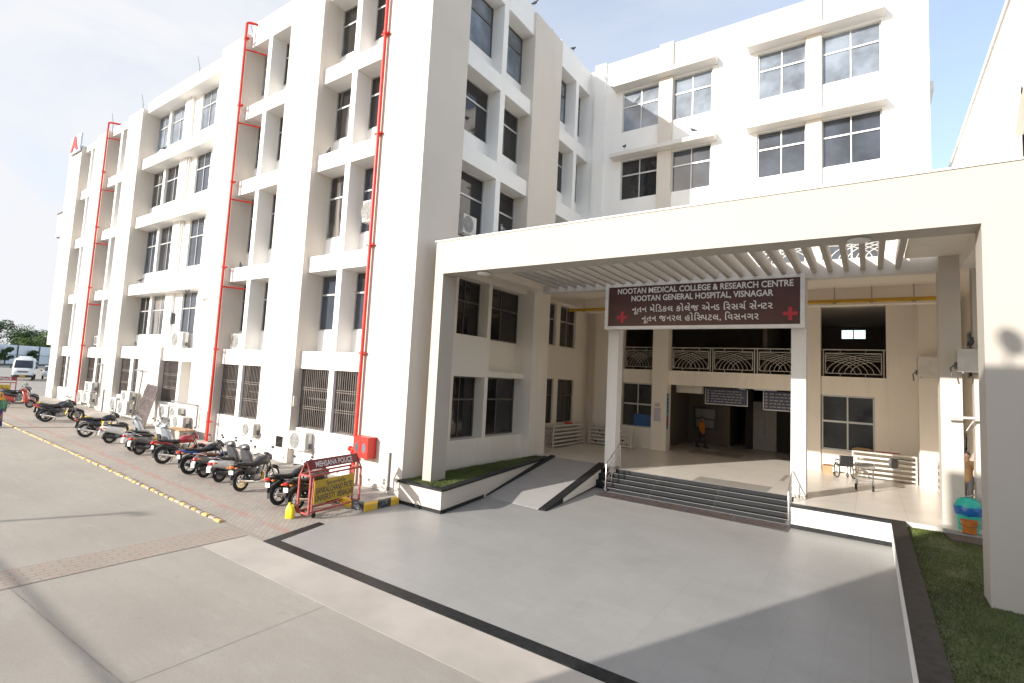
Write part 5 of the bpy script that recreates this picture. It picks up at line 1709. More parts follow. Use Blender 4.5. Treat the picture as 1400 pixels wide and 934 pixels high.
def motorbike(label, x, y, head, body='black_paint', accent=None, rim='ac_grey', wire=False, seat='seat_black', tail='sport', lean=5, rear_lamp='lamp_red', pipe='chrome', side_panel=None, screen=False):
    t = thing('motorbike', label, 'motorbike', (x, y, zg(x)), R(head), 'motorbikes and scooters parked along the wall', R(-lean))
    t.rotation_mode = 'ZYX' if False else 'XYZ'
    accent = accent or body
    side_panel = side_panel or body
    Wb = 1.27
    wheel(t, 0, 0.305, 0.058, rim, 5, wire)
    wheel(t, Wb, 0.305, 0.05, rim, 5, wire)
    # frame, engine
    m = MB()
    m.tube([(0.98, 0, 0.86), (0.86, 0, 0.55), (0.78, 0, 0.30), (0.45, 0, 0.26), (0.30, 0, 0.40)], 0.022, 8)
    m.tube([(0.98, 0, 0.84), (0.55, 0, 0.72), (0.05, 0, 0.70), (-0.2, 0, 0.74)], 0.022, 8)
    for s_ in (-1, 1):
        m.tube([(0.32, 0.07 * s_, 0.40), (0.0, 0.075 * s_, 0.305)], 0.022, 8)
        m.tube([(0.02, 0.085 * s_, 0.34), (0.12, 0.09 * s_, 0.66)], 0.032, 10)
    part('frame', m, 'dark_plastic', t, world=False, smooth=True)
    e = MB()
    e.loft([(0.33, 0, 0.36, 0.05, 0.07), (0.38, 0, 0.36, 0.11, 0.11), (0.66, 0, 0.36, 0.12, 0.11), (0.74, 0, 0.36, 0.06, 0.07)], 14, 4)
    e.loftz([(0.44, 0.66, 0, 0.075, 0.075), (0.50, 0.68, 0, 0.085, 0.085), (0.505, 0.68, 0, 0.10, 0.10), (0.52, 0.68, 0, 0.10, 0.10), (0.525, 0.69, 0, 0.08, 0.08), (0.55, 0.69, 0, 0.08, 0.08), (0.555, 0.70, 0, 0.10, 0.10), (0.57, 0.70, 0, 0.10, 0.10), (0.575, 0.70, 0, 0.08, 0.08), (0.62, 0.71, 0, 0.085, 0.085), (0.66, 0.72, 0, 0.06, 0.06)], 14, 3)
    e.tube([(0.46, -0.14, 0.36), (0.46, 0.14, 0.36)], 0.085, 16)
    part('engine', e, 'engine_metal', t, world=False, smooth=True)
    part('exhaust', MB().tube([(0.76, -0.04, 0.55), (0.86, -0.09, 0.42), (0.80, -0.13, 0.25), (0.55, -0.15, 0.22), (0.35, -0.155, 0.24), (0.28, -0.16, 0.26), (-0.10, -0.175, 0.33), (-0.24, -0.18, 0.36), (-0.26, -0.18, 0.362)], [0.018, 0.019, 0.02, 0.02, 0.024, 0.045, 0.05, 0.048, 0.03], 12), pipe, t, world=False, smooth=True)
    # tank, seat, tail, side panels
    part('fuel_tank', MB().loft([(0.48, 0, 0.76, 0.06, 0.05), (0.54, 0, 0.79, 0.11, 0.10), (0.68, 0, 0.83, 0.15, 0.14), (0.84, 0, 0.85, 0.16, 0.15), (0.95, 0, 0.82, 0.14, 0.13), (1.03, 0, 0.76, 0.09, 0.08)], 18, 2.6), body, t, world=False, smooth=True)
    part('seat', MB().loft([(-0.22, 0, 0.83, 0.07, 0.03), (-0.15, 0, 0.83, 0.12, 0.05), (0.05, 0, 0.81, 0.135, 0.055), (0.22, 0, 0.775, 0.14, 0.055), (0.42, 0, 0.775, 0.11, 0.055), (0.56, 0, 0.81, 0.08, 0.05), (0.60, 0, 0.83, 0.04, 0.03)], 16, 2.8), seat, t, world=False, smooth=True)
    part('tail', MB().loft([(-0.38, 0, 0.80, 0.04, 0.025), (-0.30, 0, 0.79, 0.09, 0.05), (-0.05, 0, 0.75, 0.115, 0.055), (0.2, 0, 0.70, 0.12, 0.06), (0.34, 0, 0.66, 0.08, 0.05)], 16, 2.6), accent, t, world=False, smooth=True)
    part('side_panel', MB().loft([(0.06, 0, 0.62, 0.07, 0.05), (0.14, 0, 0.60, 0.125, 0.11), (0.42, 0, 0.57, 0.13, 0.15), (0.54, 0, 0.58, 0.08, 0.10)], 14, 3), side_panel, t, world=False, smooth=True)
    part('chain_cover', MB().loft([(-0.08, 0.09, 0.32, 0.02, 0.05), (0.0, 0.09, 0.32, 0.03, 0.09), (0.3, 0.085, 0.36, 0.03, 0.07), (0.4, 0.08, 0.36, 0.02, 0.05)], 12, 3), 'dark_plastic', t, world=False, smooth=True)
    part('grab_rail', MB().tube([(0.0, 0.13, 0.80), (-0.2, 0.13, 0.86), (-0.36, 0.07, 0.88), (-0.36, -0.07, 0.88), (-0.2, -0.13, 0.86), (0.0, -0.13, 0.80)], 0.011, 8), 'grey_black', t, world=False, smooth=True)
    fender(t, 0, 0.305, 0.345, 60, 165, 0.065, 'grey_black', 'rear_mudguard')
    fender(t, Wb, 0.305, 0.335, 35, 150, 0.055, accent, 'front_mudguard')
    part('mud_flap', MB().box(-0.345, -0.335, -0.06, 0.06, 0.24, 0.42).bar((-0.30, 0, 0.72), (-0.36, 0, 0.40), 0.1, 0.02), 'dark_plastic', t, world=False)
    part('number_plate', MB().box(-0.385, -0.375, -0.09, 0.09, 0.55, 0.67), 'plate_white', t, world=False)
    part('tail_lamp', MB().loft([(-0.43, 0, 0.77, 0.05, 0.03), (-0.40, 0, 0.77, 0.075, 0.045), (-0.35, 0, 0.77, 0.07, 0.045)], 12, 3), rear_lamp, t, world=False, smooth=True)
    for s_ in (-1, 1):
        part('indicator', MB().tube([(-0.33, 0.08 * s_, 0.74), (-0.34, 0.15 * s_, 0.74)], 0.01, 6).loft([(-0.37, 0.17 * s_, 0.74, 0.03, 0.02), (-0.33, 0.17 * s_, 0.74, 0.035, 0.025), (-0.30, 0.17 * s_, 0.74, 0.02, 0.015)], 10), 'lamp_orange', t, world=False, smooth=True)
    # front end
    m = MB()
    for s_ in (-1, 1):
        m.tube([(0.97, 0.09 * s_, 0.97), (1.10, 0.09 * s_, 0.68)], 0.022, 10)
        m.tube([(1.10, 0.09 * s_, 0.68), (Wb, 0.09 * s_, 0.30)], 0.028, 10)
    m.box(0.95, 1.02, -0.11, 0.11, 0.90, 0.93)
    part('fork', m, 'engine_metal', t, world=False, smooth=True)
    part('handlebar', MB().tube([(0.84, -0.37, 1.00), (0.90, -0.24, 1.03), (0.97, -0.07, 0.98), (0.97, 0.07, 0.98), (0.90, 0.24, 1.03), (0.84, 0.37, 1.00)], 0.013, 8), 'grey_black', t, world=False, smooth=True)
    for s_ in (-1, 1):
        part('grip', MB().tube([(0.885, 0.27 * s_, 1.022), (0.84, 0.38 * s_, 1.0)], 0.019, 10), 'rubber', t, world=False, smooth=True)
    part('headlight_cowl', MB().loft([(0.99, 0, 0.96, 0.07, 0.08), (1.04, 0, 0.95, 0.095, 0.115), (1.11, 0, 0.92, 0.09, 0.10), (1.165, 0, 0.89, 0.075, 0.075)], 16, 2.4), body, t, world=False, smooth=True)
    part('headlight', MB().loft([(1.165, 0, 0.885, 0.085, 0.085), (1.19, 0, 0.88, 0.07, 0.07), (1.20, 0, 0.878, 0.03, 0.03)], 16), 'lamp_clear', t, world=False, smooth=True)
    part('instruments', MB().loft([(0.93, 0, 1.03, 0.06, 0.02), (0.97, 0, 1.05, 0.085, 0.035), (1.04, 0, 1.04, 0.06, 0.03)], 12), 'dark_plastic', t, world=False, smooth=True)
    mirrors(t, 0.88, 1.03, 0)
    part('footrest', MB().tube([(0.50, -0.26, 0.29), (0.50, 0.26, 0.29)], 0.014, 8).tube([(0.18, -0.2, 0.36), (0.18, 0.2, 0.36)], 0.012, 8), 'rubber', t, world=False, smooth=True)
    part('side_stand', MB().tube([(0.42, 0.12, 0.26), (0.36, 0.24, 0.03)], 0.014, 8), 'grey_black', t, world=False, smooth=True)
    return t

def scooter(label, x, y, head, body='bike_white', floor='dark_plastic', seat='seat_black', shield=None, lean=5):
    t = thing('scooter', label, 'scooter', (x, y, zg(x)), R(head), 'motorbikes and scooters parked along the wall', R(-lean))
    shield = shield or body
    Wb = 1.24
    wheel(t, 0, 0.235, 0.055, 'ac_grey', 6)
    wheel(t, Wb, 0.235, 0.05, 'ac_grey', 6)
    part('body', MB().loft([(-0.36, 0, 0.66, 0.06, 0.04), (-0.28, 0, 0.64, 0.14, 0.09), (-0.08, 0, 0.59, 0.185, 0.14), (0.15, 0, 0.55, 0.19, 0.16), (0.34, 0, 0.50, 0.17, 0.17), (0.46, 0, 0.46, 0.12, 0.17), (0.50, 0, 0.44, 0.08, 0.12)], 20, 2.6), body, t, world=False, smooth=True)
    part('seat', MB().loft([(-0.26, 0, 0.75, 0.08, 0.03), (-0.2, 0, 0.76, 0.13, 0.05), (0.02, 0, 0.755, 0.145, 0.055), (0.2, 0, 0.73, 0.145, 0.05), (0.42, 0, 0.715, 0.12, 0.05), (0.50, 0, 0.70, 0.07, 0.03)], 16, 2.8), seat, t, world=False, smooth=True)
    part('floorboard', MB().loft([(0.36, 0, 0.30, 0.14, 0.05), (0.45, 0, 0.27, 0.19, 0.05), (0.88, 0, 0.27, 0.19, 0.05), (0.98, 0, 0.33, 0.16, 0.06)], 14, 4), floor, t, world=False, smooth=True)
    # leg shield: upright curved apron
    sh = []
    for (z, xx, hw, th) in ((0.28, 1.00, 0.16, 0.10), (0.40, 1.06, 0.23, 0.12), (0.58, 1.04, 0.27, 0.13), (0.76, 0.97, 0.25, 0.12), (0.90, 0.91, 0.18, 0.115), (0.99, 0.87, 0.11, 0.10)):
        sh.append((z, xx, 0, th, hw))
    part('leg_shield', MB().loftz(sh, 18, 2.4), shield, t, world=False, smooth=True)
    part('inner_panel', MB().loftz([(0.32, 0.94, 0, 0.04, 0.12), (0.55, 0.945, 0, 0.04, 0.19), (0.78, 0.90, 0, 0.03, 0.14)], 14), floor, t, world=False, smooth=True)
    fender(t, Wb, 0.235, 0.28, 20, 165, 0.075, shield, 'front_mudguard')
    fender(t, 0, 0.235, 0.27, 60, 190, 0.06, 'dark_plastic', 'rear_mudguard')
    part('fork', MB().tube([(0.90, 0, 0.92), (1.05, 0, 0.55), (1.18, 0.0, 0.42)], 0.025, 8).tube([(1.18, 0.075, 0.42), (Wb, 0.075, 0.235)], 0.02, 8).tube([(1.18, -0.075, 0.42), (Wb, -0.075, 0.235)], 0.02, 8), 'engine_metal', t, world=False, smooth=True)
    part('engine', MB().loft([(-0.12, 0.04, 0.25, 0.07, 0.07), (-0.02, 0.05, 0.25, 0.10, 0.09), (0.3, 0.03, 0.29, 0.11, 0.09), (0.42, 0, 0.32, 0.07, 0.07)], 14, 3), 'engine_metal', t, world=False, smooth=True)
    part('exhaust', MB().tube([(0.36, -0.08, 0.26), (0.24, -0.13, 0.2), (0.14, -0.15, 0.25), (-0.20, -0.165, 0.32), (-0.28, -0.17, 0.335)], [0.018, 0.02, 0.055, 0.06, 0.04], 12), 'dark_plastic', t, world=False, smooth=True)
    part('handlebar_cover', MB().loft([(0.74, 0, 1.02, 0.12, 0.05), (0.80, 0, 1.04, 0.22, 0.09), (0.92, 0, 1.03, 0.21, 0.12), (1.02, 0, 0.98, 0.13, 0.10), (1.06, 0, 0.95, 0.07, 0.06)], 16, 2.4), shield, t, world=False, smooth=True)
    part('headlight', MB().loft([(1.02, 0, 0.98, 0.11, 0.075), (1.065, 0, 0.96, 0.08, 0.055), (1.075, 0, 0.955, 0.03, 0.02)], 14), 'lamp_clear', t, world=False, smooth=True)
    for s_ in (-1, 1):
        part('grip', MB().tube([(0.84, 0.17 * s_, 1.02), (0.78, 0.35 * s_, 1.03)], 0.019, 10), 'rubber', t, world=False, smooth=True)
        part('indicator', MB().loft([(-0.30, 0.13 * s_, 0.64, 0.03, 0.02), (-0.27, 0.14 * s_, 0.64, 0.035, 0.03), (-0.2, 0.15 * s_, 0.63, 0.02, 0.02)], 10), 'lamp_orange', t, world=False, smooth=True)
    mirrors(t, 0.84, 1.03, 0)
    part('tail_lamp', MB().loft([(-0.40, 0, 0.63, 0.05, 0.03), (-0.37, 0, 0.63, 0.09, 0.045), (-0.30, 0, 0.63, 0.10, 0.05)], 12, 3), 'lamp_red', t, world=False, smooth=True)
    part('number_plate', MB().bar((-0.40, 0, 0.36), (-0.36, 0, 0.56), 0.015, 0.20, up=(0, 1, 0)).box(-0.405, -0.395, -0.09, 0.09, 0.40, 0.52), 'plate_white', t, world=False)
    part('grab_rail', MB().tube([(-0.02, 0.14, 0.72), (-0.25, 0.13, 0.80), (-0.36, 0.06, 0.81), (-0.36, -0.06, 0.81), (-0.25, -0.13, 0.80), (-0.02, -0.14, 0.72)], 0.012, 8), 'chrome', t, world=False, smooth=True)
    part('stand', MB().tube([(0.3, 0.12, 0.22), (0.22, 0.22, 0.02)], 0.014, 8), 'grey_black', t, world=False, smooth=True)
    return t

motorbike('black motorbike with red tail lamp half behind the barricade', -12.75, 9.12, 98)
motorbike('black motorbike with red tail lamp just left of the one behind the barricade', -13.5, 9.05, 97)
motorbike('older black motorbike with wire wheels, chrome exhaust and orange tail lamp', -15.45, 9.02, 103, 'grey_black', 'black_paint', 'chrome', True, rear_lamp='lamp_orange', pipe='chrome')
scooter('white scooter with black seat just left of the older black motorbike', -16.85, 9.08, 97, 'bike_white', shield='bike_grey')
scooter('grey and mauve scooter with a brown seat left of the white scooter', -17.7, 9.0, 93, 'bike_grey', seat='seat_brown', shield='bike_grey')
motorbike('black motorbike with a blue tail left of the brown seated scooter', -18.4, 8.85, 94, 'black_paint', 'bike_blue', pipe='dark_plastic', side_panel='bike_mauve')
motorbike('dark red and black motorbike with chrome exhaust', -20.45, 8.87, 90, 'bike_red', 'bike_red', pipe='chrome', side_panel='black_paint')
scooter('dark grey scooter left of the red motorbike', -22.45, 8.86, 96, 'bike_grey', shield='bike_silver')
scooter('pale blue grey scooter half hidden behind the dark grey scooter', -23.3, 8.95, 92, 'bike_silver', shield='bike_white')
scooter('white silver scooter with black seat and orange lamp, alone near the leaning gate', -25.55, 8.9, 80, 'bike_white', shield='bike_silver')
motorbike('black motorbike with red stripe facing the wall near the far red pipe', -27.55, 8.65, 72, 'black_paint', 'black_paint', pipe='chrome')
motorbike('black motorbike, nearer of the pair at the far end of the row', -33.3, 8.7, 80, 'black_paint')
motorbike('black motorbike with red tail, farther of the pair at the far end of the row', -34.0, 8.75, 78, 'black_paint', 'bike_red', side_panel='black_paint')
scooter('dark red scooter at the far left edge in front of the far barricade', -41.0, 8.6, 66, 'bike_orange', shield='bike_orange')
motorbike('dark motorbike behind the dark red scooter at the far left', -42.6, 9.0, 70, 'black_paint', 'bike_grey')
motorbike('grey motorbike next to the far barricade at the left edge', -43.6, 9.3, 72, 'bike_grey', 'bike_silver')

# ------------------------------------------------------------------ white van and car far left
def van(label, x, y, rz):
    t = thing('van', label, 'van', (x, y, zg(x)), rz)
    # body outline along x (front at +x), lofted by height
    bd = MB()
    secs = [(-2.6, 0, 1.25, 0.80, 0.75), (-2.5, 0, 1.35, 0.93, 0.98), (-1.0, 0, 1.40, 0.95, 1.05), (0.8, 0, 1.40, 0.95, 1.05), (1.35, 0, 1.33, 0.94, 0.98), (1.75, 0, 1.08, 0.92, 0.72), (2.1, 0, 0.88, 0.90, 0.52), (2.45, 0, 0.80, 0.84, 0.42), (2.55, 0, 0.76, 0.72, 0.32)]
    bd.loft(secs, 28, 4.5)
    part('body', bd, 'van_white', t, world=False, smooth=True)
    part('roof_rack', MB().loft([(-1.6, 0, 2.46, 0.4, 0.03), (-1.4, 0, 2.52, 0.55, 0.06), (0.3, 0, 2.52, 0.55, 0.06), (0.6, 0, 2.44, 0.4, 0.03)], 14, 4), 'van_white', t, world=False, smooth=True)
    # windscreen: tilted slab over the sloping nose
    part('windscreen', MB().add([(2.02, -0.78, 1.32), (2.02, 0.78, 1.32), (1.48, 0.70, 2.16), (1.48, -0.70, 2.16), (2.26, -0.78, 1.36), (2.26, 0.78, 1.36), (1.70, 0.72, 2.14), (1.70, -0.72, 2.14)],
         [(0, 3, 2, 1), (4, 5, 6, 7), (0, 1, 5, 4), (1, 2, 6, 5), (2, 3, 7, 6), (3, 0, 4, 7)]), 'glass_blue', t, world=False)
    for s_ in (-1, 1):
        for (a, b) in ((-2.3, -1.2), (-1.1, 0.0), (0.1, 1.1)):
            part('side_window', MB().box(a, b, 0.935 * s_, 0.965 * s_, 1.42, 2.06), 'glass_dark', t, world=False)
        part('headlight', MB().loft([(2.36, 0.62 * s_, 0.98, 0.17, 0.10), (2.46, 0.62 * s_, 0.96, 0.16, 0.09), (2.50, 0.60 * s_, 0.94, 0.10, 0.05)], 14, 3), 'lamp_clear', t, world=False, smooth=True)
        part('mirror', MB().loft([(1.45, 1.08 * s_, 1.40, 0.04, 0.10), (1.5, 1.08 * s_, 1.40, 0.08, 0.15), (1.58, 1.08 * s_, 1.40, 0.05, 0.12)], 10).bar((1.5, 0.9 * s_, 1.3), (1.52, 1.06 * s_, 1.36), 0.03), 'dark_plastic', t, world=False, smooth=True)
        for xx in (-1.6, 1.65):
            w_ = part('wheel', MB().torus((xx, 0.82 * s_, 0.33), 0.23, 0.10, 'y', 24, 8, 1.0), 'rubber', t, world=False, smooth=True)
            part('rim', MB().tube([(xx, 0.76 * s_, 0.33), (xx, 0.91 * s_, 0.33)], 0.17, 16), 'ac_grey', w_, world=False)
    part('radiator_grille', MB().box(2.50, 2.575, -0.45, 0.45, 0.86, 1.0), 'ac_dark', t, world=False)
    part('bumper', MB().loft([(2.3, 0, 0.46, 0.86, 0.15), (2.52, 0, 0.46, 0.84, 0.15), (2.62, 0, 0.46, 0.70, 0.11)], 16, 5), 'dark_plastic', t, world=False, smooth=True)
    part('number_plate', MB().box(2.615, 2.64, -0.25, 0.25, 0.42, 0.54), 'plate_yellow', t, world=False)
    return t
van('white minibus with a yellow number plate parked in the yard at the far left', -75.5, 17.3, R(-16))

def car(label, x, y, rz):
    t = thing('car', label, 'car', (x, y, zg(x)), rz)
    part('body', MB().loft([(-2.0, 0, 0.72, 0.6, 0.25), (-1.9, 0, 0.70, 0.80, 0.36), (0.0, 0, 0.66, 0.84, 0.40), (1.5, 0, 0.64, 0.82, 0.34), (1.95, 0, 0.58, 0.74, 0.24), (2.02, 0, 0.55, 0.6, 0.16)], 20, 4), 'van_white', t, world=False, smooth=True)
    part('cabin', MB().loft([(-1.75, 0, 1.05, 0.60, 0.10), (-1.2, 0, 1.18, 0.68, 0.30), (0.0, 0, 1.20, 0.70, 0.34), (0.6, 0, 1.12, 0.68, 0.26), (1.1, 0, 1.0, 0.6, 0.08)], 18, 4), 'glass_dark', t, world=False, smooth=True)
    part('roof', MB().loft([(-1.25, 0, 1.49, 0.55, 0.02), (-0.9, 0, 1.52, 0.62, 0.035), (0.1, 0, 1.53, 0.62, 0.035), (0.4, 0, 1.46, 0.55, 0.02)], 14, 4), 'van_white', t, world=False, smooth=True)
    for s_ in (-1, 1):
        part('headlight', MB().loft([(1.80, 0.58 * s_, 0.70, 0.14, 0.08), (1.95, 0.56 * s_, 0.68, 0.10, 0.06), (1.99, 0.55 * s_, 0.67, 0.05, 0.03)], 12), 'lamp_clear', t, world=False, smooth=True)
        part('mirror', MB().loft([(0.75, 0.92 * s_, 1.0, 0.04, 0.05), (0.8, 0.92 * s_, 1.0, 0.08, 0.08), (0.88, 0.92 * s_, 1.0, 0.04, 0.05)], 10), 'dark_plastic', t, world=False, smooth=True)
        for xx in (-1.25, 1.25):
            w_ = part('wheel', MB().torus((xx, 0.74 * s_, 0.30), 0.21, 0.09, 'y', 24, 8, 1.0), 'rubber', t, world=False, smooth=True)
            part('rim', MB().tube([(xx, 0.68 * s_, 0.30), (xx, 0.83 * s_, 0.30)], 0.15, 16), 'ac_grey', w_, world=False)
    return t
car('white car mostly hidden behind the far corner of the block', -78.2, 20.4, R(-14))

# ------------------------------------------------------------------ people
def tube_body(parent, name, mat, chains, vox=0.012, smooth_it=6):
    """one continuous surface grown from tapered limb chains"""
    mb = MB()
    for pts, rad in chains:
        mb.tube(pts, rad, 12)
        for p, r_ in ((pts[0], rad[0]), (pts[-1], rad[-1])):
            mb.lathe([(0.01 * r_, -r_)] + [(r_ * math.cos(a), r_ * math.sin(a)) for a in (-1.0, -0.5, 0, 0.5, 1.0)] + [(0.01 * r_, r_)], p, 10)
    o = part(name, mb, mat, parent, world=False, smooth=True)
    rm = o.modifiers.new('fuse', 'REMESH')
    rm.mode = 'VOXEL'
    rm.voxel_size = vox
    rm.use_smooth_shade = True
    s_ = o.modifiers.new('smooth', 'SMOOTH')
    s_.iterations = smooth_it
    s_.factor = 0.5
    return o

def person(label, loc, rz, shirt, trousers, stride=0.0, height=1.66, skirt=None, scarf=None, bag=False, group=None):
    """figure facing local +x"""
    t = thing('person', label, 'person', loc, rz, group)
    t.scale = (height / 1.70,) * 3
    st = stride
    hipz, shz = 0.90, 1.40
    legs = []
    for s_ in (-1, 1):
        f = st * s_
        knee = (0.06 + 0.22 * f, 0.10 * s_, 0.49)
        ank = (0.42 * f - (0.10 if f < 0 else 0.0), 0.10 * s_, 0.09 + (0.05 if f < 0 else 0))
        legs.append(([(0, 0.09 * s_, hipz), knee, ank], knee, ank))
    arms = []
    for s_ in (-1, 1):
        f = -st * s_
        el = (-0.02 + 0.14 * f, 0.25 * s_, 1.13)
        wr = (0.06 + 0.30 * f, 0.25 * s_, 0.90)
        arms.append(((0.0, 0.185 * s_, shz), el, wr))
    ch = []
    ch.append(([(0, 0, hipz), (0.01, 0, 1.08), (0.0, 0, 1.28), (0.0, 0, 1.42), (0.0, 0, 1.50), (0.015, 0, 1.55)], [0.135, 0.125, 0.14, 0.10, 0.055, 0.052]))
    ch.append(([(0, -0.17, shz), (0, 0.17, shz)], [0.065, 0.065]))
    for (c3, knee, ank) in legs:
        ch.append((c3, [0.085, 0.058, 0.04]))
        ch.append(([ank, (ank[0] + 0.10, ank[1], 0.045 + ank[2] - 0.09), (ank[0] + 0.19, ank[1], 0.03 + ank[2] - 0.09)], [0.042, 0.04, 0.028]))
    for (a, b, c) in arms:
        ch.append(([a, b, c], [0.052, 0.042, 0.028]))
        d = (Vector(c) - Vector(b)).normalized()
        hp = Vector(c) + d * 0.05
        ch.append(([c, tuple(hp), tuple(hp + d * 0.04)], [0.026, 0.036, 0.03]))
        for k in range(4):
            off = Vector((0.027 - 0.018 * k, 0, 0))
            ln = (0.07, 0.08, 0.075, 0.06)[k]
            p0 = hp + d * 0.04 + off
            ch.append(([tuple(p0), tuple(p0 + d * ln * 0.55), tuple(p0 + d * ln + Vector((0.012, 0, 0)))], [0.010, 0.0095, 0.008]))
        ch.append(([tuple(hp + Vector((0.03, 0, 0))), tuple(hp + Vector((0.055, 0, 0)) + d * 0.03), tuple(hp + Vector((0.06, 0, 0)) + d * 0.06)], [0.012, 0.011, 0.009]))
    # head with face
    ch.append(([(0.01, 0, 1.56), (0.02, 0, 1.60), (0.01, 0, 1.655), (0.0, 0, 1.68)], [0.062, 0.078, 0.085, 0.075]))
    ch.append(([(0.09, 0, 1.625), (0.112, 0, 1.605)], [0.012, 0.016]))
    for s_ in (-1, 1):
        ch.append(([(0.0, 0.085 * s_, 1.60), (0.0, 0.09 * s_, 1.64)], [0.012, 0.016]))
    ch.append(([(0.075, -0.02, 1.565), (0.075, 0.02, 1.565)], [0.014, 0.014]))
    tube_body(t, 'body', 'skin', ch, 0.010, 3)
    for s_ in (-1, 1):
        part('eye', MB().lathe([(0.001, -0.010), (0.009, -0.006), (0.011, 0.0), (0.009, 0.006), (0.001, 0.010)], (0.083, 0.033 * s_, 1.637), 10), 'hair', t, world=False, smooth=True)
    # clothes follow the same joints, a little wider
    top = [([(0, 0, 0.86), (0.01, 0, 1.08), (0.0, 0, 1.28), (0.0, 0, 1.41), (0, 0, 1.455)], [0.16, 0.145, 0.158, 0.118, 0.075]), ([(0, -0.175, shz), (0, 0.175, shz)], [0.078, 0.078])]
    for (a, b, c) in arms:
        mid = tuple(Vector(b).lerp(Vector(c), 0.75))
        top.append(([a, b, mid], [0.07, 0.06, 0.048]))
    tube_body(t, 'shirt', shirt, top, 0.016, 5)
    if skirt:
        part('skirt', MB().loftz([(0.05, 0.03, 0, 0.20, 0.19), (0.25, 0.02, 0, 0.185, 0.18), (0.6, 0.0, 0, 0.165, 0.17), (0.9, 0, 0, 0.15, 0.165), (0.95, 0, 0, 0.14, 0.15)], 22), skirt, t, world=False, smooth=True)
    else:
        tr_ = [([(0, 0, 0.95), (0, 0, 0.84)], [0.145, 0.145])]
        for (c3, knee, ank) in legs:
            tr_.append(([c3[0], knee, (ank[0], ank[1], ank[2] + 0.02)], [0.105, 0.078, 0.062]))
        tube_body(t, 'trousers', trousers, tr_, 0.016, 5)
        for (c3, knee, ank) in legs:
            part('shoe', MB().loft([(ank[0] - 0.07, ank[1], ank[2] - 0.04, 0.04, 0.045), (ank[0], ank[1], ank[2] - 0.035, 0.05, 0.06), (ank[0] + 0.12, ank[1], ank[2] - 0.055, 0.05, 0.04), (ank[0] + 0.21, ank[1], ank[2] - 0.07, 0.03, 0.022)], 12), 'leather', t, world=False, smooth=True)
    if scarf:
        part('head_scarf', MB().loftz([(1.38, -0.02, 0, 0.20, 0.24), (1.46, -0.03, 0, 0.15, 0.17), (1.55, -0.035, 0, 0.105, 0.115), (1.66, -0.02, 0, 0.10, 0.105), (1.74, -0.01, 0, 0.07, 0.075), (1.765, -0.01, 0, 0.02, 0.02)], 22), scarf, t, world=False, smooth=True)
        part('shawl', MB().loftz([(0.78, -0.10, 0.06, 0.12, 0.20), (1.05, -0.07, 0.05, 0.13, 0.21), (1.36, -0.03, 0.02, 0.16, 0.235), (1.40, -0.02, 0, 0.12, 0.2)], 22), 'cloth_leaf', t, world=False, smooth=True)
    else:
        part('hair', MB().loftz([(1.585, -0.045, 0, 0.06, 0.082), (1.64, -0.02, 0, 0.083, 0.094), (1.69, -0.012, 0, 0.088, 0.09), (1.735, -0.01, 0, 0.062, 0.066), (1.755, -0.01, 0, 0.02, 0.02)], 18), 'hair', t, world=False, smooth=True)
    return t
person('person in an orange shirt and dark trousers walking through the lobby', (-7.55, 31.5, 0.68), R(-20), 'cloth_orange', 'cloth_dark', 0.35, 1.68)
person('person in a green top, head scarf and long blue skirt at the far left edge', (-31.95, 6.6, zg(-31.9)), R(-15), 'cloth_green', None, 0.25, 1.52, skirt='cloth_blue', scarf='cloth_mustard')
person('person in a mustard shirt and dark trousers in the alley behind the bin', (2.56, 23.6, 0.68), R(-110), 'cloth_ochre', 'cloth_dark', 0.2, 1.66)

# ------------------------------------------------------------------ far fence, bushes and trees
fence = thing('yard_fence', 'long pale sheet metal fence with dark posts closing the yard at the far left', 'fence', (-147, 34, 1.0))
fa, fb_ = Vector((-124, 16, 1.0)), Vector((-172, 56, 1.0))
fd = (fb_ - fa)
L_ = fd.length
fd.normalize()
fn = Vector((-fd.y, fd.x, 0))
npan = 8
for k in range(npan):
    p, q = fa + fd * (L_ * k / npan), fa + fd * (L_ * (k + 1) / npan)
    m = MB()
    nrib = 16
    for j in range(nrib):
        a_, b_ = p.lerp(q, j / nrib), p.lerp(q, (j + 1) / nrib)
        mid = a_.lerp(b_, 0.5) + fn * 0.04
        for (u, v) in ((a_, mid), (mid, b_)):
            m.quad(u, v, v + Vector((0, 0, 4.1)), u + Vector((0, 0, 4.1)))
    part('sheet', m, 'fence_sheet', fence)
    part('post', MB().bar(p - fn * 0.1, p - fn * 0.1 + Vector((0, 0, 4.2)), 0.16), 'ac_dark', fence)
    part('rail', MB().bar(p + Vector((0, 0, 2.1)) - fn * 0.08, q + Vector((0, 0, 2.1)) - fn * 0.08, 0.1, 0.06), 'ac_dark', fence)
kl = MB()
kl.bar(fa + Vector((1.5, -1, 0.1)), fb_ + Vector((1.5, -1, 0.1)), 3.0, 0.3)
o = part('bed', kl, 'soil', None)
o['kind'] = 'structure'

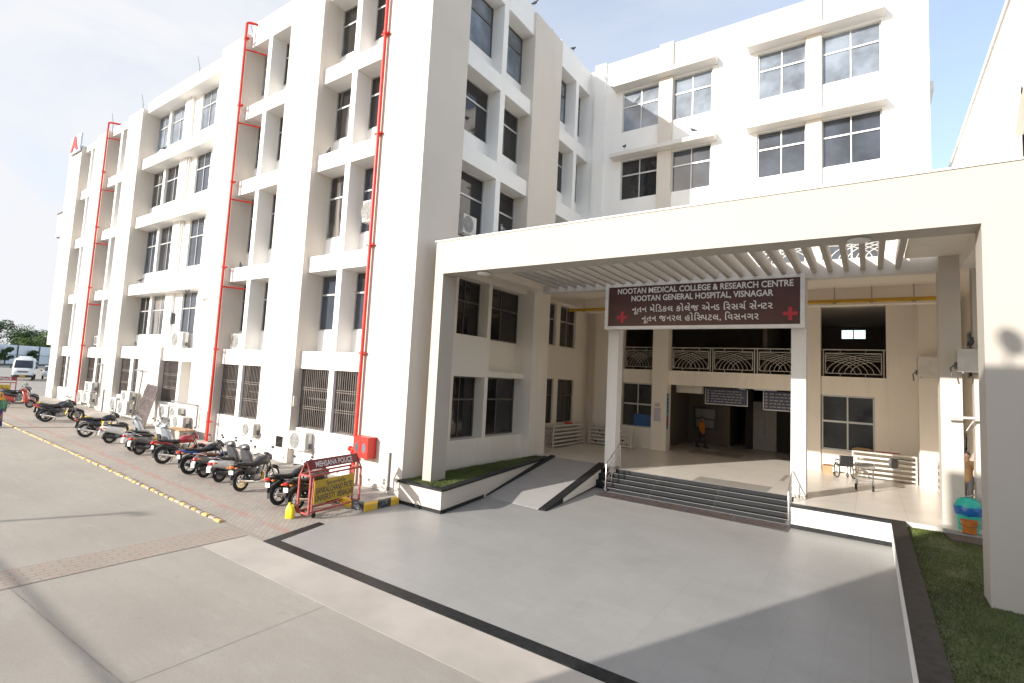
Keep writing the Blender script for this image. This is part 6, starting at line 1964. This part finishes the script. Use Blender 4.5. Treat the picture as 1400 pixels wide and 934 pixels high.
def leaves(rnd, blobs, n, size):
    vs, fs = [], []
    tot = sum(b[3] ** 2 for b in blobs)
    for (cx, cy, cz, r_, sq) in blobs:
        k = int(n * r_ ** 2 / tot)
        for _ in range(k):
            d = Vector((rnd.gauss(0, 1), rnd.gauss(0, 1), rnd.gauss(0, 1))).normalized()
            rr = r_ * (0.55 + 0.5 * rnd.random() ** 0.6)
            rr *= 1 + 0.25 * noise.noise(d * 2.2 + Vector((cx, cy, cz)))
            p = Vector((cx, cy, cz)) + Vector((d.x * rr, d.y * rr, d.z * rr * sq))
            a = Vector((rnd.gauss(0, 1), rnd.gauss(0, 1), rnd.gauss(0, 0.7))).normalized() * size * rnd.uniform(0.6, 1.3)
            b = a.cross(Vector((rnd.gauss(0, 1), rnd.gauss(0, 1), rnd.gauss(0, 1)))).normalized() * size * 0.55
            o = len(vs)
            vs += [p - a, p + b, p + a, p - b]
            fs.append((o, o + 1, o + 2, o + 3))
    m = MB()
    m.v, m.f = [tuple(v) for v in vs], fs
    return m

def raw_mesh(name, m, mat):
    me = bpy.data.meshes.new(name)
    me.from_pydata(m.v, [], m.f)
    me.materials.append(MATS[mat])
    return me

def tree(label, x, y, h, spread, seed, mat='leaf', n=5200, size=0.22, group='trees behind the far fence', name='leafy_tree', low=0.3):
    rnd = random.Random(seed)
    z = zg(x)
    t = thing(name, label, 'tree', (x, y, z), 0, group)
    tk = MB().tube([(0, 0, -0.3), (0.1, 0, h * 0.25), (0.0, 0.1, h * 0.5), (0.1, 0, h * 0.8)], [h * 0.035, h * 0.027, h * 0.018, h * 0.006], 8)
    blobs = []
    for k in range(11):
        a = rnd.uniform(0, 6.28)
        rr = spread * rnd.uniform(0.15, 0.8)
        hz = h * rnd.uniform(low + 0.1, 0.88)
        c = (rr * math.cos(a), rr * math.sin(a), hz)
        blobs.append((*c, spread * rnd.uniform(0.28, 0.48), 0.75))
        tk.tube([(0, 0, hz * 0.55), (c[0] * 0.5, c[1] * 0.5, hz * 0.8), c], [h * 0.012, h * 0.008, h * 0.003], 6)
    part('trunk', tk, 'bark', t, world=False, smooth=True)
    link('crown', raw_mesh('crown', leaves(rnd, blobs, n, size), mat), t, world=False)
    return t
T = [(-186, 14, 8.5, 5.0, 'leaf'), (-178, 25, 9.5, 5.5, 'leaf'), (-184, 34, 12.2, 6.0, 'leaf'), (-176, 42, 9.0, 5.0, 'leaf_light'), (-182, 50, 9.8, 6.0, 'leaf_light'), (-192, 60, 10.5, 6.0, 'leaf'), (-190, 20, 11.0, 4.0, 'leaf_bush'), (-200, 45, 10.0, 7.0, 'leaf'), (-178, 58, 9.0, 5.5, 'leaf'), (-176, 16, 7.5, 4.5, 'leaf_bush')]
TL = ['dark tree behind the far fence at the very left edge of the photo', 'rounded dark tree behind the fence left of the tall thin one', 'tallest tree with a thin open top behind the far fence', 'light green tree behind the fence above the minibus', 'broad light green tree behind the fence next to the block', 'dark tree behind the fence mostly hidden by the block', 'thin bare looking tree at the left behind the fence', 'wide far tree seen over the other trees', 'dark green tree at the corner of the block behind the fence', 'low dark tree in the left corner behind the fence']
for i, (x, y, h, s_, m_) in enumerate(T):
    tree(TL[i], x, y, h * 1.0, s_, 40 + i, m_, 5200 if i != 2 else 6500)
B_ = [(-130.5, 22.4), (-137.6, 28.3), (-145.2, 34.2), (-152.6, 40.2), (-160, 46)]
BL = ['round bush against the fence at the far left edge', 'round bush against the fence left of the minibus', 'round bush against the fence just right of the minibus', 'round bush against the fence close to the corner of the block', 'round bush against the fence hidden behind the corner of the block']
for i, (x, y) in enumerate(B_):
    tree(BL[i], x, y, 3.3 + 0.5 * (i % 2), 1.25, 80 + i, 'leaf_bush', 2200, 0.13, 'bushes along the far fence', 'round_bush', 0.2)

# ------------------------------------------------------------------ street lamp and cable outside the frame (their shadows fall on the road)
lp = thing('street_lamp', 'grey street lamp across the road whose shadow crosses the concrete', 'street lamp', (-21.8, -10.6, 0))
part('pole', MB().tube([(-21.8, -10.6, 0), (-21.8, -10.6, 6.1)], [0.16, 0.07], 12), 'ac_grey', lp, smooth=True)
part('lamp_head', MB().loft([(-21.95, -10.6, 6.15, 0.06, 0.04), (-21.8, -10.6, 6.2, 0.12, 0.06), (-21.5, -10.6, 6.2, 0.10, 0.05), (-21.4, -10.6, 6.2, 0.04, 0.02)], 12), 'ac_grey', lp, smooth=True)
ca = []
for k in range(15):
    u = k / 14
    ca.append((-42 + 33.24 * u, -5.02 - 1.45 * u, 3.45 - 0.1 * math.sin(math.pi * u)))
single('overhead_cable', MB().tube(ca, 0.035, 6), 'cable_black', 'thick black cable strung along the road to the block opposite', 'cable')

# ------------------------------------------------------------------ pigeons and flying birds
def pigeon_mesh():
    m = MB()
    m.loft([(-0.17, 0, 0.07, 0.025, 0.008), (-0.08, 0, 0.10, 0.045, 0.03), (0.0, 0, 0.125, 0.06, 0.055), (0.07, 0, 0.15, 0.05, 0.05), (0.10, 0, 0.19, 0.028, 0.03)], 12)
    m.lathe([(0.002, -0.033), (0.022, -0.02), (0.03, 0.0), (0.022, 0.02), (0.002, 0.033)], (0.115, 0, 0.225), 10)
    m.tube([(0.138, 0, 0.222), (0.165, 0, 0.214)], [0.008, 0.002], 6)
    for s_ in (-1, 1):
        m.tube([(0.0, 0.02 * s_, 0.085), (0.01, 0.02 * s_, 0.0), (0.035, 0.02 * s_, 0.002)], 0.005, 5)
    return m.mesh('pigeon', 'pigeon', True)
pm = pigeon_mesh()
PG = [(-11.8, 18.6, 20.42, 'roof edge above the big corner pillar'), (-11.95, 20.2, 20.21, 'top of the second pillar of the shaded side'), (-11.8, 22.4, 20.42, 'roof edge near the corner with the white wing'), (-11.9, 14.5, 13.32, 'sill in the shaded side below the top floor'),
      (-17.3, 12.5, 12.43, 'ledge beside the pillar in the near front bay'), (-22.7, 12.6, 16.07, 'top floor ledge beside the middle red pipe'), (-33.0, 12.6, 16.07, 'top ledge of the wide three window bay'), (-34.0, 12.5, 8.31, 'second floor ledge of the wide bay'), (-34.0, 12.6, 4.6, 'first floor ledge of the wide bay'),
      (-23.3, 12.6, 8.31, 'ledge in the bay right of the middle red pipe'), (-9.7, 24.2, 15.59, 'left end of the lower left sunshade of the white wing'), (-6.4, 24.1, 15.59, 'right end of the lower left sunshade of the white wing'), (2.2, 19.1, 5.46, 'air conditioner on the bracket above the bin'), (-8.9, 12.9, 8.31, 'left part of the portal beam')]
for i, (x, y, z, lab) in enumerate(PG):
    o = link('pigeon', pm)
    o.location = (x, y, z)
    o.rotation_euler.z = random.uniform(0, 6.28)
    s_ = 1.15
    o.scale = (s_, s_, s_)
    tag(o, 'dark pigeon perched on the ' + lab, 'pigeon', 'pigeons perched on the ledges')
def flyer_mesh():
    m = MB()
    m.loft([(-0.16, 0, 0, 0.03, 0.006), (-0.05, 0, 0, 0.045, 0.035), (0.08, 0, 0, 0.045, 0.04), (0.15, 0, 0.01, 0.025, 0.025), (0.19, 0, 0.005, 0.006, 0.005)], 10)
    for s_ in (-1, 1):
        m.add([(0.07, 0.03 * s_, 0.01), (-0.05, 0.03 * s_, 0.01), (-0.03, 0.2 * s_, 0.10), (0.08, 0.2 * s_, 0.10), (-0.08, 0.36 * s_, 0.08), (-0.03, 0.37 * s_, 0.08)], [(0, 1, 2, 3), (3, 2, 4, 5)])
    return m.mesh('flying_bird', 'pigeon', True)
fm = flyer_mesh()
FB = [(-52.0, 22.0, 19.0, 'small bird flying in the sky at the far left below the clouds'), (-60.5, 18.5, 21.0, 'small bird flying in the sky left of the letter sign'), (-54.0, 19.5, 28.0, 'small bird flying high at the left edge of the sky'), (-25.6, 11.4, 7.1, 'bird with spread wings flying past the pillar left of the middle red pipe')]
for i, (x, y, z, lab) in enumerate(FB):
    o = link('flying_bird', fm)
    o.location = (x, y, z)
    o.rotation_euler = (0.3, -0.3 * i, 0.8 + 1.1 * i)
    tag(o, lab, 'bird', 'birds in flight')
